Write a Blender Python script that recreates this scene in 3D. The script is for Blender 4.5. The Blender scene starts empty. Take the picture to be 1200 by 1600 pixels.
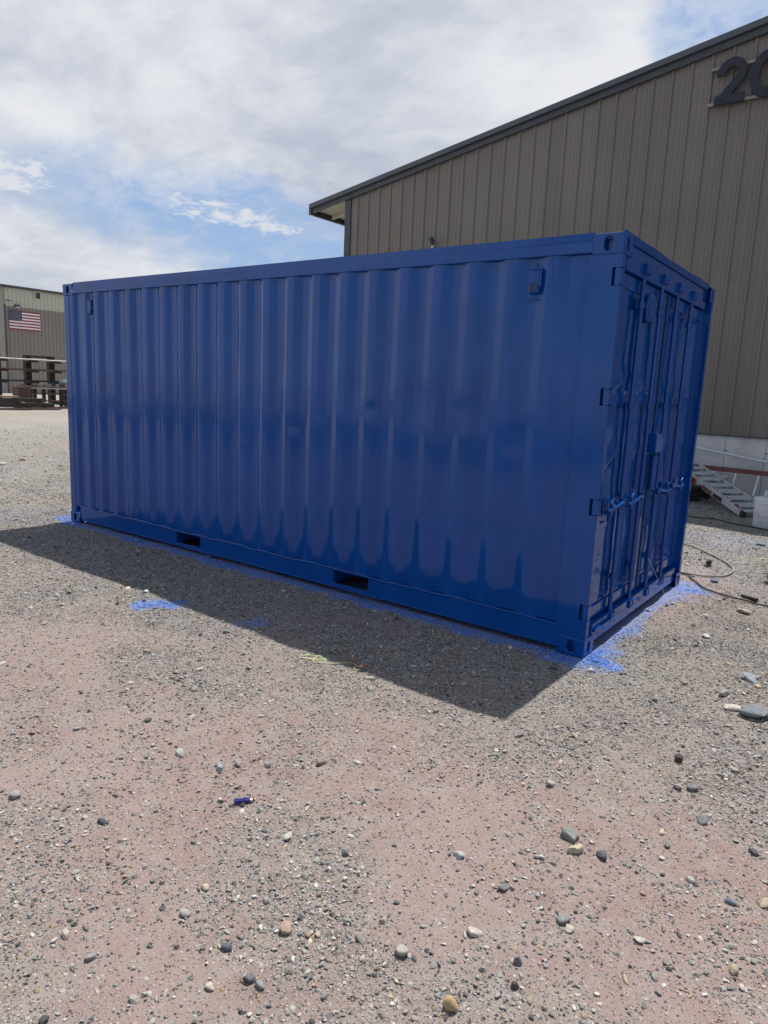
import bpy, bmesh, math, random
import numpy as np
from mathutils import Vector, Matrix

R = math.radians
scene = bpy.context.scene
col = scene.collection
rng = np.random.default_rng(7)
random.seed(7)

# ------------------------------------------------------------------ camera
cam_d = bpy.data.cameras.new('camera')
cam = bpy.data.objects.new('camera', cam_d); col.objects.link(cam)
CAM = (1.41651652, -4.19756543, 1.64344342)
cam.location = CAM
cam.rotation_euler = (1.39361185, -0.0435387275, 0.635657976)
cam_d.sensor_width = 36.0
cam_d.lens = 1084.0446 / 1600 * 36.0
cam_d.clip_start = 0.05
cam_d.clip_end = 6000
scene.camera = cam

# ------------------------------------------------------------------ sun + sky
SUN_EL, SUN_AZ = R(67.3), R(89.4)          # azimuth counted from +x towards +y
sdir = Vector((math.cos(SUN_EL)*math.cos(SUN_AZ), math.cos(SUN_EL)*math.sin(SUN_AZ), math.sin(SUN_EL)))
sun_d = bpy.data.lights.new('sun', 'SUN'); sun_d.energy = 5.0; sun_d.angle = R(0.55); sun_d.color = (1, .955, .89)
sun = bpy.data.objects.new('sun', sun_d); col.objects.link(sun)
sun.rotation_euler = (-sdir).to_track_quat('-Z', 'Y').to_euler()
sun.location = (0, 0, 60)

scene.view_settings.view_transform = 'Standard'
scene.view_settings.look = 'None'
scene.view_settings.exposure = 0.15
scene.view_settings.gamma = 1.0
scene.view_settings.use_curve_mapping = False


class NT:
    """small helper to wire shader nodes"""
    def __init__(s, tree): s.t = tree; s.n = tree.nodes; s.l = tree.links
    def new(s, typ, **kw):
        n = s.n.new(typ)
        for k, v in kw.items(): setattr(n, k, v)
        return n
    def put(s, sock, v):
        if hasattr(v, 'is_linked') or isinstance(v, bpy.types.NodeSocket): s.l.new(v, sock)
        elif v is not None:
            if isinstance(v, (tuple, list)) and len(v) == 3 and sock.type == 'RGBA': v = (*v, 1)
            sock.default_value = v
    def math(s, op, a, b=None, c=None, clamp=False):
        n = s.new('ShaderNodeMath', operation=op, use_clamp=clamp)
        s.put(n.inputs[0], a)
        if b is not None: s.put(n.inputs[1], b)
        if c is not None: s.put(n.inputs[2], c)
        return n.outputs[0]
    def vmath(s, op, a, b=None):
        n = s.new('ShaderNodeVectorMath', operation=op)
        s.put(n.inputs[0], a)
        if b is not None: s.put(n.inputs[1], b)
        return n.outputs['Value'] if op in ('LENGTH', 'DISTANCE', 'DOT_PRODUCT') else n.outputs[0]
    def mix(s, f, a, b, typ='MIX'):
        n = s.new('ShaderNodeMix', data_type='RGBA', blend_type=typ)
        s.put(n.inputs[0], f); s.put(n.inputs[6], a); s.put(n.inputs[7], b)
        return n.outputs[2]
    def ramp(s, f, lo, hi, a=0.0, b=1.0, smooth=True):
        n = s.new('ShaderNodeMapRange', interpolation_type='SMOOTHSTEP' if smooth else 'LINEAR')
        s.put(n.inputs[0], f); n.inputs[1].default_value = lo; n.inputs[2].default_value = hi
        n.inputs[3].default_value = a; n.inputs[4].default_value = b
        return n.outputs[0]
    def noise(s, vec, scale, detail=4, rough=.55, dist=0.0, color=False):
        n = s.new('ShaderNodeTexNoise'); s.put(n.inputs['Vector'], vec)
        n.inputs['Scale'].default_value = scale; n.inputs['Detail'].default_value = detail
        n.inputs['Roughness'].default_value = rough; n.inputs['Distortion'].default_value = dist
        return n.outputs['Color' if color else 'Fac']
    def comb(s, x, y, z):
        n = s.new('ShaderNodeCombineXYZ'); s.put(n.inputs[0], x); s.put(n.inputs[1], y); s.put(n.inputs[2], z); return n.outputs[0]
    def sep(s, v):
        n = s.new('ShaderNodeSeparateXYZ'); s.put(n.inputs[0], v); return n.outputs
    def scale(s, v, sc):
        n = s.new('ShaderNodeMapping'); s.put(n.inputs[0], v); n.inputs['Scale'].default_value = sc; return n.outputs[0]
    def bump(s, h, strength, dist, normal=None):
        n = s.new('ShaderNodeBump'); s.put(n.inputs['Height'], h)
        n.inputs['Strength'].default_value = strength; n.inputs['Distance'].default_value = dist
        if normal is not None: s.put(n.inputs['Normal'], normal)
        return n.outputs[0]


def make_world():
    w = bpy.data.worlds.new('World'); scene.world = w; w.use_nodes = True
    w.node_tree.nodes.clear()
    T = NT(w.node_tree)
    out = T.new('ShaderNodeOutputWorld'); bg = T.new('ShaderNodeBackground'); T.l.new(bg.outputs[0], out.inputs[0])
    sky = T.new('ShaderNodeTexSky', sky_type='NISHITA')
    sky.sun_disc = False; sky.sun_elevation = SUN_EL; sky.sun_rotation = R(90) - SUN_AZ
    sky.air_density = 1.0; sky.dust_density = .6; sky.ozone_density = 1.4
    d = T.new('ShaderNodeTexCoord').outputs['Generated']
    x, y, z = T.sep(d)
    az = T.math('DEGREES', T.math('ARCTAN2', y, x)) if False else T.math('MULTIPLY', T.math('ARCTAN2', y, x), 57.2958)
    el = T.math('MULTIPLY', T.math('ARCSINE', z), 57.2958)
    zz = T.math('ADD', T.math('MAXIMUM', z, 0.0), 0.16)
    pl = T.comb(T.math('DIVIDE', x, zz), T.math('DIVIDE', y, zz), 0.0)     # flat cloud deck seen in perspective
    nbig = T.noise(pl, .75, 6, .55, .4)
    nmid = T.noise(pl, 2.2, 7, .6, .3)
    nfine = T.noise(d, 22, 6, .62, .2)
    wob = T.math('MULTIPLY', T.math('SUBTRACT', T.noise(d, 9, 5, .55), .5), 9.0)
    wob2 = T.math('MULTIPLY', T.math('SUBTRACT', T.noise(d, 14, 5, .6), .5), 6.0)
    azw = T.math('ADD', az, wob); elw = T.math('ADD', el, wob2)
    def gap(a0, e0, ra, re, tilt=0.0):
        da = T.math('SUBTRACT', azw, a0)
        e = T.math('SUBTRACT', T.math('SUBTRACT', elw, e0), T.math('MULTIPLY', da, tilt))
        q = T.math('ADD', T.math('POWER', T.math('ABSOLUTE', T.math('DIVIDE', da, ra)), 2.0),
                   T.math('POWER', T.math('ABSOLUTE', T.math('DIVIDE', e, re)), 2.0))
        return T.ramp(q, 0.15, 1.25, 1.0, 0.0)
    g = T.math('MAXIMUM', gap(136, 10.9, 21, 4.4, .12), gap(102, 25.6, 7, 4.4))
    g = T.math('MAXIMUM', g, T.math('MULTIPLY', gap(118, 9, 12, 6), .8))
    # elsewhere in the sky further gaps come from the deck's own noise
    dz = T.vmath('DOT_PRODUCT', T.vmath('NORMALIZE', T.vmath('MULTIPLY', d, (1, 1, 0))), (-.743, .669, 0))     # cosine of the bearing from the cloudy side
    away = T.math('MAXIMUM', T.ramp(el, 42, 58), T.ramp(dz, -.02, -.45))
    g = T.math('MAXIMUM', g, T.math('MULTIPLY', T.math('MULTIPLY', T.ramp(nbig, .30, .48), away), .95))
    # thin cirrus that veils the gap, small puffs inside it
    veil = T.ramp(T.noise(T.scale(d, (1, 1, 2.2)), 14, 8, .66, .6), .38, .68, 0, .45)
    pm = T.noise(T.scale(d, (1, 1, 2.6)), 34, 8, .66, .3)
    def near(a0, e0, ra, re, tilt=0.0):
        da = T.math('SUBTRACT', az, a0)
        e = T.math('SUBTRACT', T.math('SUBTRACT', el, e0), T.math('MULTIPLY', da, tilt))
        q = T.math('ADD', T.math('POWER', T.math('ABSOLUTE', T.math('DIVIDE', da, ra)), 2.0), T.math('POWER', T.math('ABSOLUTE', T.math('DIVIDE', e, re)), 2.0))
        return T.ramp(q, 0.0, 1.0, 1.0, 0.0)
    pz = T.math('MAXIMUM', near(138.5, 12.2, 8.5, 1.5, .10), T.math('MULTIPLY', near(154, 13.3, 4.2, 1.9), 1.35))
    pz = T.math('MAXIMUM', pz, near(129, 13, 2.2, 1.4))
    puff = T.ramp(T.math('ADD', pm, T.math('MULTIPLY', pz, .26)), .66, .84)
    cloud = T.math('SUBTRACT', 1.0, T.math('MULTIPLY', g, T.math('SUBTRACT', 1.0, veil)))
    cloud = T.math('MULTIPLY', cloud, .97)
    # brightness of the deck
    wisp = T.noise(T.scale(pl, (1.0, 2.2, 1)), 3.4, 9, .66, .8)
    b = T.math('ADD', T.math('MULTIPLY', nbig, .40), T.math('ADD', T.math('MULTIPLY', nmid, .44), T.math('MULTIPLY', wisp, .16)))
    b = T.math('ADD', b, T.ramp(T.math('ADD', az, T.math('MULTIPLY', wob, .8)), 124, 98, -.02, .12))
    b = T.ramp(b, .37, .60)
    dk, lt = (4.7, 5.15, 6.1), (7.9, 8.0, 8.3)
    ccol = T.mix(b, dk, lt)
    edge = T.math('MULTIPLY', T.math('MULTIPLY', g, T.math('SUBTRACT', 1.0, g)), 1.6)
    ccol = T.mix(T.math('MULTIPLY', T.ramp(el, 26, 14, 0, 1), .0), ccol, lt)
    low = T.ramp(el, 12, 3, 0, .55)
    ccol = T.mix(low, ccol, (6.4, 6.6, 6.9))
    skyc = T.mix(T.math('SUBTRACT', .7, T.math('MULTIPLY', away, .6)), sky.outputs[0], (3.2, 4.7, 7.5))
    c = T.mix(cloud, skyc, ccol)
    c = T.mix(T.math('MULTIPLY', puff, .85), c, (7.2, 7.4, 7.8))
    hz = T.ramp(el, 0.0, -4.0)
    c = T.mix(hz, c, (1.5, 1.4, 1.3))
    T.l.new(c, bg.inputs[0]); bg.inputs[1].default_value = 0.094
make_world()

# ------------------------------------------------------------------ materials
def mat(name, base=(.5, .5, .5), rough=.6, metal=0.0, spec=.5):
    m = bpy.data.materials.new(name); m.use_nodes = True
    T = NT(m.node_tree); p = m.node_tree.nodes['Principled BSDF']
    p.inputs['Base Color'].default_value = (*base, 1); p.inputs['Roughness'].default_value = rough
    p.inputs['Metallic'].default_value = metal; p.inputs['Specular IOR Level'].default_value = spec
    return m, T, p

def simple(name, base, rough=.6, metal=0.0, var=.18, scale=6.0, bump=.0, bscale=40, spec=.5, dirt=None):
    """plain surface with uneven tone, worn gloss and fine relief"""
    m, T, p = mat(name, base, rough, metal, spec)
    o = T.new('ShaderNodeTexCoord').outputs['Object']
    n = T.noise(o, scale, 6, .6, .3)
    a = tuple(c * (1 - var) for c in base); b = tuple(min(1, c * (1 + var)) for c in base)
    c = T.mix(T.ramp(n, .3, .7), a, b)
    if dirt:
        c = T.mix(T.math('MULTIPLY', T.ramp(T.noise(o, scale * .45, 7, .65, .5), .5, .7), dirt[1]), c, dirt[0])
    T.l.new(c, p.inputs['Base Color'])
    T.l.new(T.ramp(T.noise(o, scale * 2.3, 4), .3, .7, max(0, rough - .1), min(1, rough + .12)), p.inputs['Roughness'])
    if bump:
        T.l.new(T.bump(T.noise(o, bscale, 5, .6), bump, .01), p.inputs['Normal'])
    return m

M = {}
def paint_material(name='blue_paint', r0=.02, k=.42):
    m, T, p = mat(name, (.006, .05, .2), .2); p.inputs['IOR'].default_value = 1.47
    o = T.new('ShaderNodeTexCoord').outputs['Object']
    broad = T.noise(T.scale(o, (1.2, 1.2, .5)), 2.0, 5, .6, .5)
    streak = T.noise(T.scale(o, (14, 14, .9)), 1.6, 5, .6, .2)
    c = T.mix(T.ramp(broad, .3, .7), (.0002, .056, .265), (.0003, .068, .32))
    T.l.new(c, p.inputs['Base Color'])
    # thin and dry spray passes read a little duller than wet ones
    r = T.math('ADD', T.math('MULTIPLY', T.ramp(broad, .38, .66), .16), T.math('MULTIPLY', T.ramp(streak, .4, .7), .12))
    T.l.new(T.math('ADD', T.math('MULTIPLY', r, k), r0), p.inputs['Roughness'])
    b1 = T.bump(T.noise(T.scale(o, (3, 3, 1.3)), 2.2, 4, .55), .16, .008)
    b2 = T.bump(T.noise(o, 140, 3, .6), .07, .002, b1)
    b3 = T.bump(T.ramp(T.noise(o, 30, 4, .6), .63, .7), .12, .003, b2)
    T.l.new(b3, p.inputs['Normal'])
    return m
M['blue'] = paint_material(); M['wet'] = paint_material('wet_blue_paint', .03, .3)
M['siding'] = simple('brown_siding', (.205, .180, .150), .45, 0, .06, .5, .06, 3, dirt=((.155, .135, .112), .4))
M['trim'] = simple('charcoal_trim', (.055, .060, .068), .4, 0, .1, 2)
M['trim_light'] = simple('slate_trim', (.085, .095, .11), .38, 0, .08, 2)
M['soffit'] = simple('cream_soffit', (.62, .58, .48), .6, 0, .06, 2)
M['concrete'] = simple('grey_concrete', (.60, .60, .585), .85, 0, .12, 2.2, .35, 30, dirt=((.42, .39, .36), .6))
M['black'] = simple('black_metal', (.02, .022, .026), .45, 0, .15, 8)
M['sign'] = simple('midnight_sign_metal', (.012, .015, .028), .5, 0, .1, 8)
M['rack'] = simple('dark_rack_steel', (.020, .015, .013), .7, 0, .25, 5)
M['rust'] = simple('rusted_steel', (.13, .075, .058), .8, 0, .3, 5, .2, 30, dirt=((.07, .045, .04), .6))
M['oldsteel'] = simple('weathered_dark_steel', (.035, .03, .028), .7, 0, .3, 3, .1, 20, dirt=((.08, .055, .04), .5))
M['palesteel'] = simple('pale_mill_steel', (.40, .33, .30), .5, 0, .15, 3)
M['alu'] = simple('dull_aluminium', (.56, .58, .61), .42, .5, .12, 7)
M['redfibre'] = simple('faded_red_fibreglass', (.17, .065, .05), .6, 0, .2, 7)
M['orange'] = simple('orange_red_plastic', (.40, .085, .04), .5, 0, .1, 20)
M['white'] = simple('white_plastic', (.74, .75, .77), .42, 0, .04, 6, dirt=((.52, .51, .5), .3))
M['pvc'] = simple('pale_grey_pipe', (.62, .64, .68), .4, 0, .05, 6)
M['hose'] = simple('dusty_hose', (.24, .225, .20), .8, 0, .2, 20)
M['rubber'] = simple('black_rubber', (.025, .025, .027), .7, 0, .2, 10)
M['cream'] = simple('pale_olive_siding', (.50, .50, .41), .5, 0, .04, .4)
M['farwall'] = simple('taupe_siding', (.26, .225, .195), .5, 0, .05, .4)
M['flagred'] = simple('flag_red', (.30, .035, .06), .6, 0, .05, 3)
M['flagwhite'] = simple('flag_white', (.80, .78, .80), .6, 0, .03, 3)
M['flagblue'] = simple('flag_blue', (.012, .018, .06), .6, 0, .05, 3)
M['lighter'] = simple('deep_blue_plastic', (.010, .013, .13), .18, 0, .1, 50)
M['steel'] = simple('bright_steel', (.6, .6, .6), .3, .9, .1, 50)
M['string'] = simple('pale_lime_string', (.56, .61, .33), .8, 0, .1, 50)
M['leaf'] = simple('dry_brown_leaf', (.26, .12, .06), .7, 0, .2, 60)
M['weed'] = simple('dry_weed', (.10, .10, .055), .8, 0, .3, 30)
M['wood'] = simple('weathered_timber', (.32, .24, .17), .8, 0, .25, 6, .2, 30)
M['glass'] = simple('dark_louvre', (.05, .05, .05), .5)
M['lamp'] = simple('lamp_glass', (.55, .55, .5), .3)

# ------------------------------------------------------------------ mesh helpers
class MB:
    def __init__(s): s.v = []; s.f = []
    def add(s, vs, fs):
        k = len(s.v); s.v += [tuple(v) for v in vs]; s.f += [tuple(k + i for i in f) for f in fs]; return s
    def box(s, x0, x1, y0, y1, z0, z1, tf=None):
        vs = [(x0, y0, z0), (x1, y0, z0), (x1, y1, z0), (x0, y1, z0), (x0, y0, z1), (x1, y0, z1), (x1, y1, z1), (x0, y1, z1)]
        if tf: vs = [tf @ Vector(v) for v in vs]
        return s.add(vs, [(3, 2, 1, 0), (4, 5, 6, 7), (0, 1, 5, 4), (1, 2, 6, 5), (2, 3, 7, 6), (3, 0, 4, 7)])
    def bar(s, a, b, w, h, up=(0, 0, 1)):
        a = Vector(a); b = Vector(b); d = (b - a); L = d.length; d.normalize()
        u = Vector(up); sx = d.cross(u)
        if sx.length < 1e-4: sx = d.cross(Vector((1, 0, 0)))
        sx.normalize(); uz = sx.cross(d)
        tf = Matrix((( d.x, sx.x, uz.x, a.x), (d.y, sx.y, uz.y, a.y), (d.z, sx.z, uz.z, a.z), (0, 0, 0, 1)))
        return s.box(0, L, -w/2, w/2, -h/2, h/2, tf)
    def tube(s, pts, r, n=10, cap=True, radii=None):
        pts = [Vector(p) for p in pts]; k = len(s.v); prev = None
        for i, p in enumerate(pts):
            t = (pts[min(i+1, len(pts)-1)] - pts[max(i-1, 0)]).normalized()
            if prev is None:
                a = t.cross(Vector((0, 0, 1)))
                if a.length < 1e-3: a = t.cross(Vector((1, 0, 0)))
            else: a = prev - t * prev.dot(t)
            a.normalize(); prev = a; b = t.cross(a)
            rr = radii[i] if radii else r
            for j in range(n):
                q = 2*math.pi*j/n; s.v.append(tuple(p + (a*math.cos(q) + b*math.sin(q))*rr))
        for i in range(len(pts)-1):
            for j in range(n):
                s.f.append((k+i*n+j, k+i*n+(j+1) % n, k+(i+1)*n+(j+1) % n, k+(i+1)*n+j))
        if cap:
            s.f.append(tuple(k+j for j in range(n))[::-1]); e = k+(len(pts)-1)*n; s.f.append(tuple(e+j for j in range(n)))
        return s
    def prism(s, poly, axis, a, b):
        """extrude a 2D outline along an axis (0 x, 1 y, 2 z)"""
        def P(u, v, w): return {0: (w, u, v), 1: (u, w, v), 2: (u, v, w)}[axis]
        n = len(poly); vs = [P(u, v, a) for u, v in poly] + [P(u, v, b) for u, v in poly]
        fs = [tuple(range(n))[::-1], tuple(range(n, 2*n))] + [(i, (i+1) % n, n+(i+1) % n, n+i) for i in range(n)]
        return s.add(vs, fs)
    def lathe(s, prof, n=28, cx=0, cy=0):
        k = len(s.v)
        for r, z in prof:
            for j in range(n): q = 2*math.pi*j/n; s.v.append((cx+r*math.cos(q), cy+r*math.sin(q), z))
        for i in range(len(prof)-1):
            for j in range(n): s.f.append((k+i*n+j, k+i*n+(j+1) % n, k+(i+1)*n+(j+1) % n, k+(i+1)*n+j))
        s.f.append(tuple(k+j for j in range(n))[::-1]); e = k+(len(prof)-1)*n; s.f.append(tuple(e+j for j in range(n)))
        return s
    def build(s, name, m, parent=None, bevel=0.0, smooth=None, loc=None):
        me = bpy.data.meshes.new(name); me.from_pydata(s.v, [], s.f); me.update()
        bm = bmesh.new(); bm.from_mesh(me)
        bmesh.ops.recalc_face_normals(bm, faces=bm.faces); bm.to_mesh(me); bm.free()
        return link(name, me, m, parent, bevel, smooth, loc)

def link(name, me, m, parent=None, bevel=0.0, smooth=None, loc=None):
    o = bpy.data.objects.new(name, me); col.objects.link(o)
    if m: me.materials.append(m)
    if parent: o.parent = parent
    if loc: o.location = loc
    if smooth:
        for p in me.polygons: p.use_smooth = True
        me.set_sharp_from_angle(angle=R(smooth))
    if bevel:
        b = o.modifiers.new('bevel', 'BEVEL'); b.width = bevel; b.segments = 2; b.limit_method = 'ANGLE'; b.angle_limit = R(40)
    return o

def tag(o, label=None, cat=None, group=None, kind=None):
    if label: o['label'] = label
    if cat: o['category'] = cat
    if group: o['group'] = group
    if kind: o['kind'] = kind
    return o
def thing(name, label, cat, loc=(0, 0, 0), rz=0.0, group=None):
    o = bpy.data.objects.new(name, None); col.objects.link(o); o.empty_display_size = .2
    o.location = loc; o.rotation_euler = (0, 0, rz)
    return tag(o, label, cat, group)
def shared(src, parent, loc=(0, 0, 0), rot=None, name=None):
    o = src.copy(); o.name = name or src.name.split('.')[0]; col.objects.link(o); o.parent = parent; o.location = loc
    if rot: o.rotation_euler = rot
    return o

# ------------------------------------------------------------------ terrain functions
def hash2(ix, iy, seed):
    h = (ix.astype(np.int64)*374761393 + iy.astype(np.int64)*668265263 + seed*1442695041) & 0xffffffff
    h = ((h ^ (h >> 13)) * 1274126177) & 0xffffffff
    return ((h ^ (h >> 16)) & 0xffff) / 65535.0
def vnoise(x, y, sc, seed=0):
    x = np.asarray(x, float)*sc; y = np.asarray(y, float)*sc
    ix = np.floor(x); iy = np.floor(y); fx = x-ix; fy = y-iy; fx = fx*fx*(3-2*fx); fy = fy*fy*(3-2*fy)
    a = hash2(ix, iy, seed); b = hash2(ix+1, iy, seed); c = hash2(ix, iy+1, seed); d = hash2(ix+1, iy+1, seed)
    return (a*(1-fx)+b*fx)*(1-fy) + (c*(1-fx)+d*fx)*fy
def fbm(x, y, sc, seed=0, oct=4):
    s = 0; a = .5; t = 0
    for i in range(oct): s = s + a*vnoise(x, y, sc*2**i, seed+i); t += a; a *= .5
    return s/t
def sst(x, a, b):
    t = np.clip((np.asarray(x, float)-a)/(b-a), 0, 1); return t*t*(3-2*t)
def terrain(x, y):
    x = np.asarray(x, float); y = np.asarray(y, float)
    h = .11*sst(y, 2.6, 6.5)*sst(x, -13, -6.5)
    under = (1-sst(np.maximum(np.abs(x+3.03)-3.03, np.abs(y-1.22)-1.22), .0, .5))
    h = h + (fbm(x, y, .9, 3)-.5)*.07*(1-under) + (fbm(x, y, 5.0, 9)-.5)*.022 - .018
    return h
def gravel_mask(x, y):
    """0 on trodden pink dirt, 1 on loose grey gravel"""
    n = fbm(x, y, 1.1, 21, 5)
    band = 1-sst(np.abs(y+.45), .35, 1.5)                       # loose gravel along the container
    band = np.maximum(band*sst(x, -14, -4), sst(x, -.3, .8)*sst(y, -1.3, .1))
    band = np.maximum(band, sst(y, 2.0, 4.0)*.75*sst(x, -8, -4))
    band = np.maximum(band, sst(-x, 5.5, 12)*.7)
    left = sst(-x, 1.2, 3.5)*.35
    return np.clip(sst(n, .45, .72)*.55 + band*.80 + left + (n-.5)*.5 - .12, 0, 1)
def paint_mask(x, y):
    n = fbm(x, y, 7, 55, 4); n2 = fbm(x, y, 1.7, 66, 3)
    dx = np.maximum(np.maximum(-6.06-x, x), 0); dy = np.maximum(np.maximum(-y, y-2.44), 0)
    d = np.hypot(dx, dy)
    front = (y < 0) & (x < 0)
    w = np.where(front, .13+.08*n2, .07+.20*n2)
    w = np.where((x > 0) & (y > 1.9), w+.16, w)
    w = np.where((x > -.25) & (y < .35), w+.06, w)
    p = 1-sst(d+(n-.5)*.22, w*.35, w*1.25)
    p = p*np.where(front, .70, .58)
    def blob(cx, cy, r, k, asp=1.0):
        return k*(1-sst(np.hypot(x-cx, (y-cy)*asp)+(n-.5)*r*1.2, r*.35, r))
    p = np.maximum(p, blob(-2.80, -1.16, .24, .66)); p = np.maximum(p, blob(-2.05, -.95, .20, .5))
    p = np.maximum(p, blob(-2.2, -1.12, .15, .3)); p = np.maximum(p, blob(-6.25, .1, .34, .62)); p = np.maximum(p, blob(-6.8, -.2, .9, .34))
    p = np.maximum(p, blob(.05, 4.6, .9, .38, 1.2)); p = np.maximum(p, blob(.3, 3.0, .9, .30)); p = np.maximum(p, blob(.45, 1.3, .7, .22))
    p = np.maximum(p, blob(.07, .06, .27, .74)); p = np.maximum(p, blob(.06, 2.3, .32, .66))
    return np.clip(p, 0, 1)

def ground_material():
    m, T, p = mat('yard_dirt', (.17, .13, .115), .95, 0, .2)
    o = T.new('ShaderNodeTexCoord').outputs['Object']
    gv = T.new('ShaderNodeAttribute', attribute_name='gravel').outputs['Fac']
    pt = T.new('ShaderNodeAttribute', attribute_name='paint').outputs['Fac']
    x, y, z = T.sep(o)
    n1 = T.noise(o, .9, 6, .6, .3); n2 = T.noise(o, 7, 6, .65); n3 = T.noise(o, 90, 4, .7)
    pink = T.mix(T.ramp(n1, .35, .65), (.235, .160, .146), (.255, .190, .174))
    pink = T.mix(T.ramp(n2, .35, .7), pink, (.26, .21, .193))
    grey = T.mix(T.ramp(n2, .35, .7), (.155, .148, .14), (.25, .237, .22))
    grey2 = T.mix(.25, grey, (.45, .43, .40)); tan = T.mix(T.ramp(T.noise(o, .35, 5, .6), .52, .68), grey2, (.32, .25, .20))
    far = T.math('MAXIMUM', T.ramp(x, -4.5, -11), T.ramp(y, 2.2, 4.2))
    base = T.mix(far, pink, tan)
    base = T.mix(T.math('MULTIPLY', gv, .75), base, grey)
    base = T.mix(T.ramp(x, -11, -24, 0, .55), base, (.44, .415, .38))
    streak = T.math('MULTIPLY', T.ramp(T.math('ABSOLUTE', T.math('ADD', x, 26.5)), 2.5, 0.4), .5)
    base = T.mix(streak, base, (.34, .25, .17))
    base = T.mix(T.math('MULTIPLY', T.ramp(n3, .35, .75), .35), base, T.mix(.5, base, (.32, .29, .26)))
    h = None; nrm = None
    def grit(scale, thr, gain, light, dark, bd):
        nonlocal base, nrm
        v = T.new('ShaderNodeTexVoronoi', feature='F1'); T.put(v.inputs['Vector'], T.vmath('ADD', o, T.vmath('SCALE', T.noise(o, scale*.7, 2, .5, 0, True), None)) if False else o)
        v.inputs['Scale'].default_value = scale; v.inputs['Randomness'].default_value = 1
        r, g, b = T.sep(v.outputs['Color'])
        on = T.math('GREATER_THAN', T.math('ADD', r, T.math('MULTIPLY', gv, gain)), thr)
        body = T.math('MULTIPLY', on, T.ramp(v.outputs['Distance'], .52, .34))
        tone = T.mix(T.ramp(g, .15, .95, smooth=False), dark, light)
        tone = T.mix(T.ramp(b, .72, .95), tone, (.36, .28, .20))
        base = T.mix(body, base, tone)
        hh = T.math('MULTIPLY', body, T.ramp(v.outputs['Distance'], .5, 0))
        nrm = T.bump(hh, .9, bd, nrm)
    grit(190, .70, .45, (.52, .50, .47), (.07, .07, .075), .004)
    grit(85, .80, .45, (.48, .47, .44), (.07, .072, .077), .009)
    grit(42, .93, .50, (.44, .43, .41), (.07, .072, .076), .016)
    pn = T.math('ADD', T.math('MULTIPLY', T.noise(o, 110, 3, .75), .6), T.math('MULTIPLY', T.noise(o, 26, 4, .7), .4))
    pf = T.ramp(T.math('ADD', pt, T.math('MULTIPLY', T.math('SUBTRACT', pn, .5), 2.6)), .42, .75)
    pc = T.mix(T.ramp(T.math('ADD', pt, T.math('MULTIPLY', T.math('SUBTRACT', T.noise(o, 70, 3, .7), .5), 1.5)), .45, 1.0), (.13, .27, .64), (.010, .10, .52))
    base = T.mix(T.math('MULTIPLY', pf, .9), base, pc)
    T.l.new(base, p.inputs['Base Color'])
    nrm = T.bump(T.noise(o, 45, 6, .7), .5, .012, nrm)
    T.l.new(nrm, p.inputs['Normal'])
    T.l.new(T.math('SUBTRACT', .95, T.math('MULTIPLY', pf, .4)), p.inputs['Roughness'])
    return m
M['ground'] = ground_material()

def stone_material():
    m, T, p = mat('river_stone', (.2, .2, .2), .8, 0, .3)
    o = T.new('ShaderNodeTexCoord').outputs['Object']
    c = T.new('ShaderNodeAttribute', attribute_name='tone').outputs['Color']
    pt = T.new('ShaderNodeAttribute', attribute_name='paint').outputs['Fac']
    n = T.noise(o, 55, 6, .65, .3); f = T.noise(o, 320, 3, .7)
    c2 = T.mix(T.ramp(n, .3, .72), T.mix(1.0, c, (.72, .72, .74), 'MULTIPLY'), T.mix(1.0, c, (1.25, 1.22, 1.18), 'MULTIPLY'))
    c2 = T.mix(T.math('MULTIPLY', T.ramp(f, .6, .75), .35), c2, (.42, .38, .34))
    pf = T.ramp(T.math('ADD', pt, T.math('MULTIPLY', T.math('SUBTRACT', T.noise(o, 90, 3, .7), .5), 1.8)), .36, .7)
    c2 = T.mix(T.math('MULTIPLY', pf, .93), c2, T.mix(T.ramp(pt, .5, 1.0), (.15, .29, .65), (.010, .10, .52)))
    T.l.new(c2, p.inputs['Base Color'])
    T.l.new(T.bump(T.math('ADD', f, n), .35, .003), p.inputs['Normal'])
    return m
M['stone'] = stone_material()

def axis_coords(lo, hi, step, far):
    a = list(np.arange(lo, hi+1e-6, step)); s = step
    up = [a[-1]]; dn = [a[0]]
    while up[-1] < far: s *= 1.16; up.append(up[-1]+s)
    s = step
    while dn[-1] > -far: s *= 1.16; dn.append(dn[-1]-s)
    return np.array(dn[:0:-1] + a + up[1:])
def make_ground():
    xs = axis_coords(-7.6, 3.2, .045, 2500); ys = axis_coords(-5.0, 8.8, .045, 2500)
    X, Y = np.meshgrid(xs, ys); nx, ny = len(xs), len(ys)
    Z = terrain(X, Y)
    fade = sst(np.hypot(X, Y), 30, 90); Z = Z*(1-fade) - .02*fade
    co = np.stack([X, Y, Z], -1).reshape(-1, 3)
    idx = np.arange(nx*ny).reshape(ny, nx)
    q = np.stack([idx[:-1, :-1], idx[:-1, 1:], idx[1:, 1:], idx[1:, :-1]], -1).reshape(-1, 4)
    me = mesh_np('ground', co, q)
    for nm, f in (('gravel', gravel_mask), ('paint', paint_mask)):
        at = me.attributes.new(nm, 'FLOAT', 'POINT'); at.data.foreach_set('value', f(X, Y).ravel().astype(np.float32))
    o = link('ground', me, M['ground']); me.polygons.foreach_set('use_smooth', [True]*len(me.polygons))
    tag(o, kind='structure')
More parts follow.
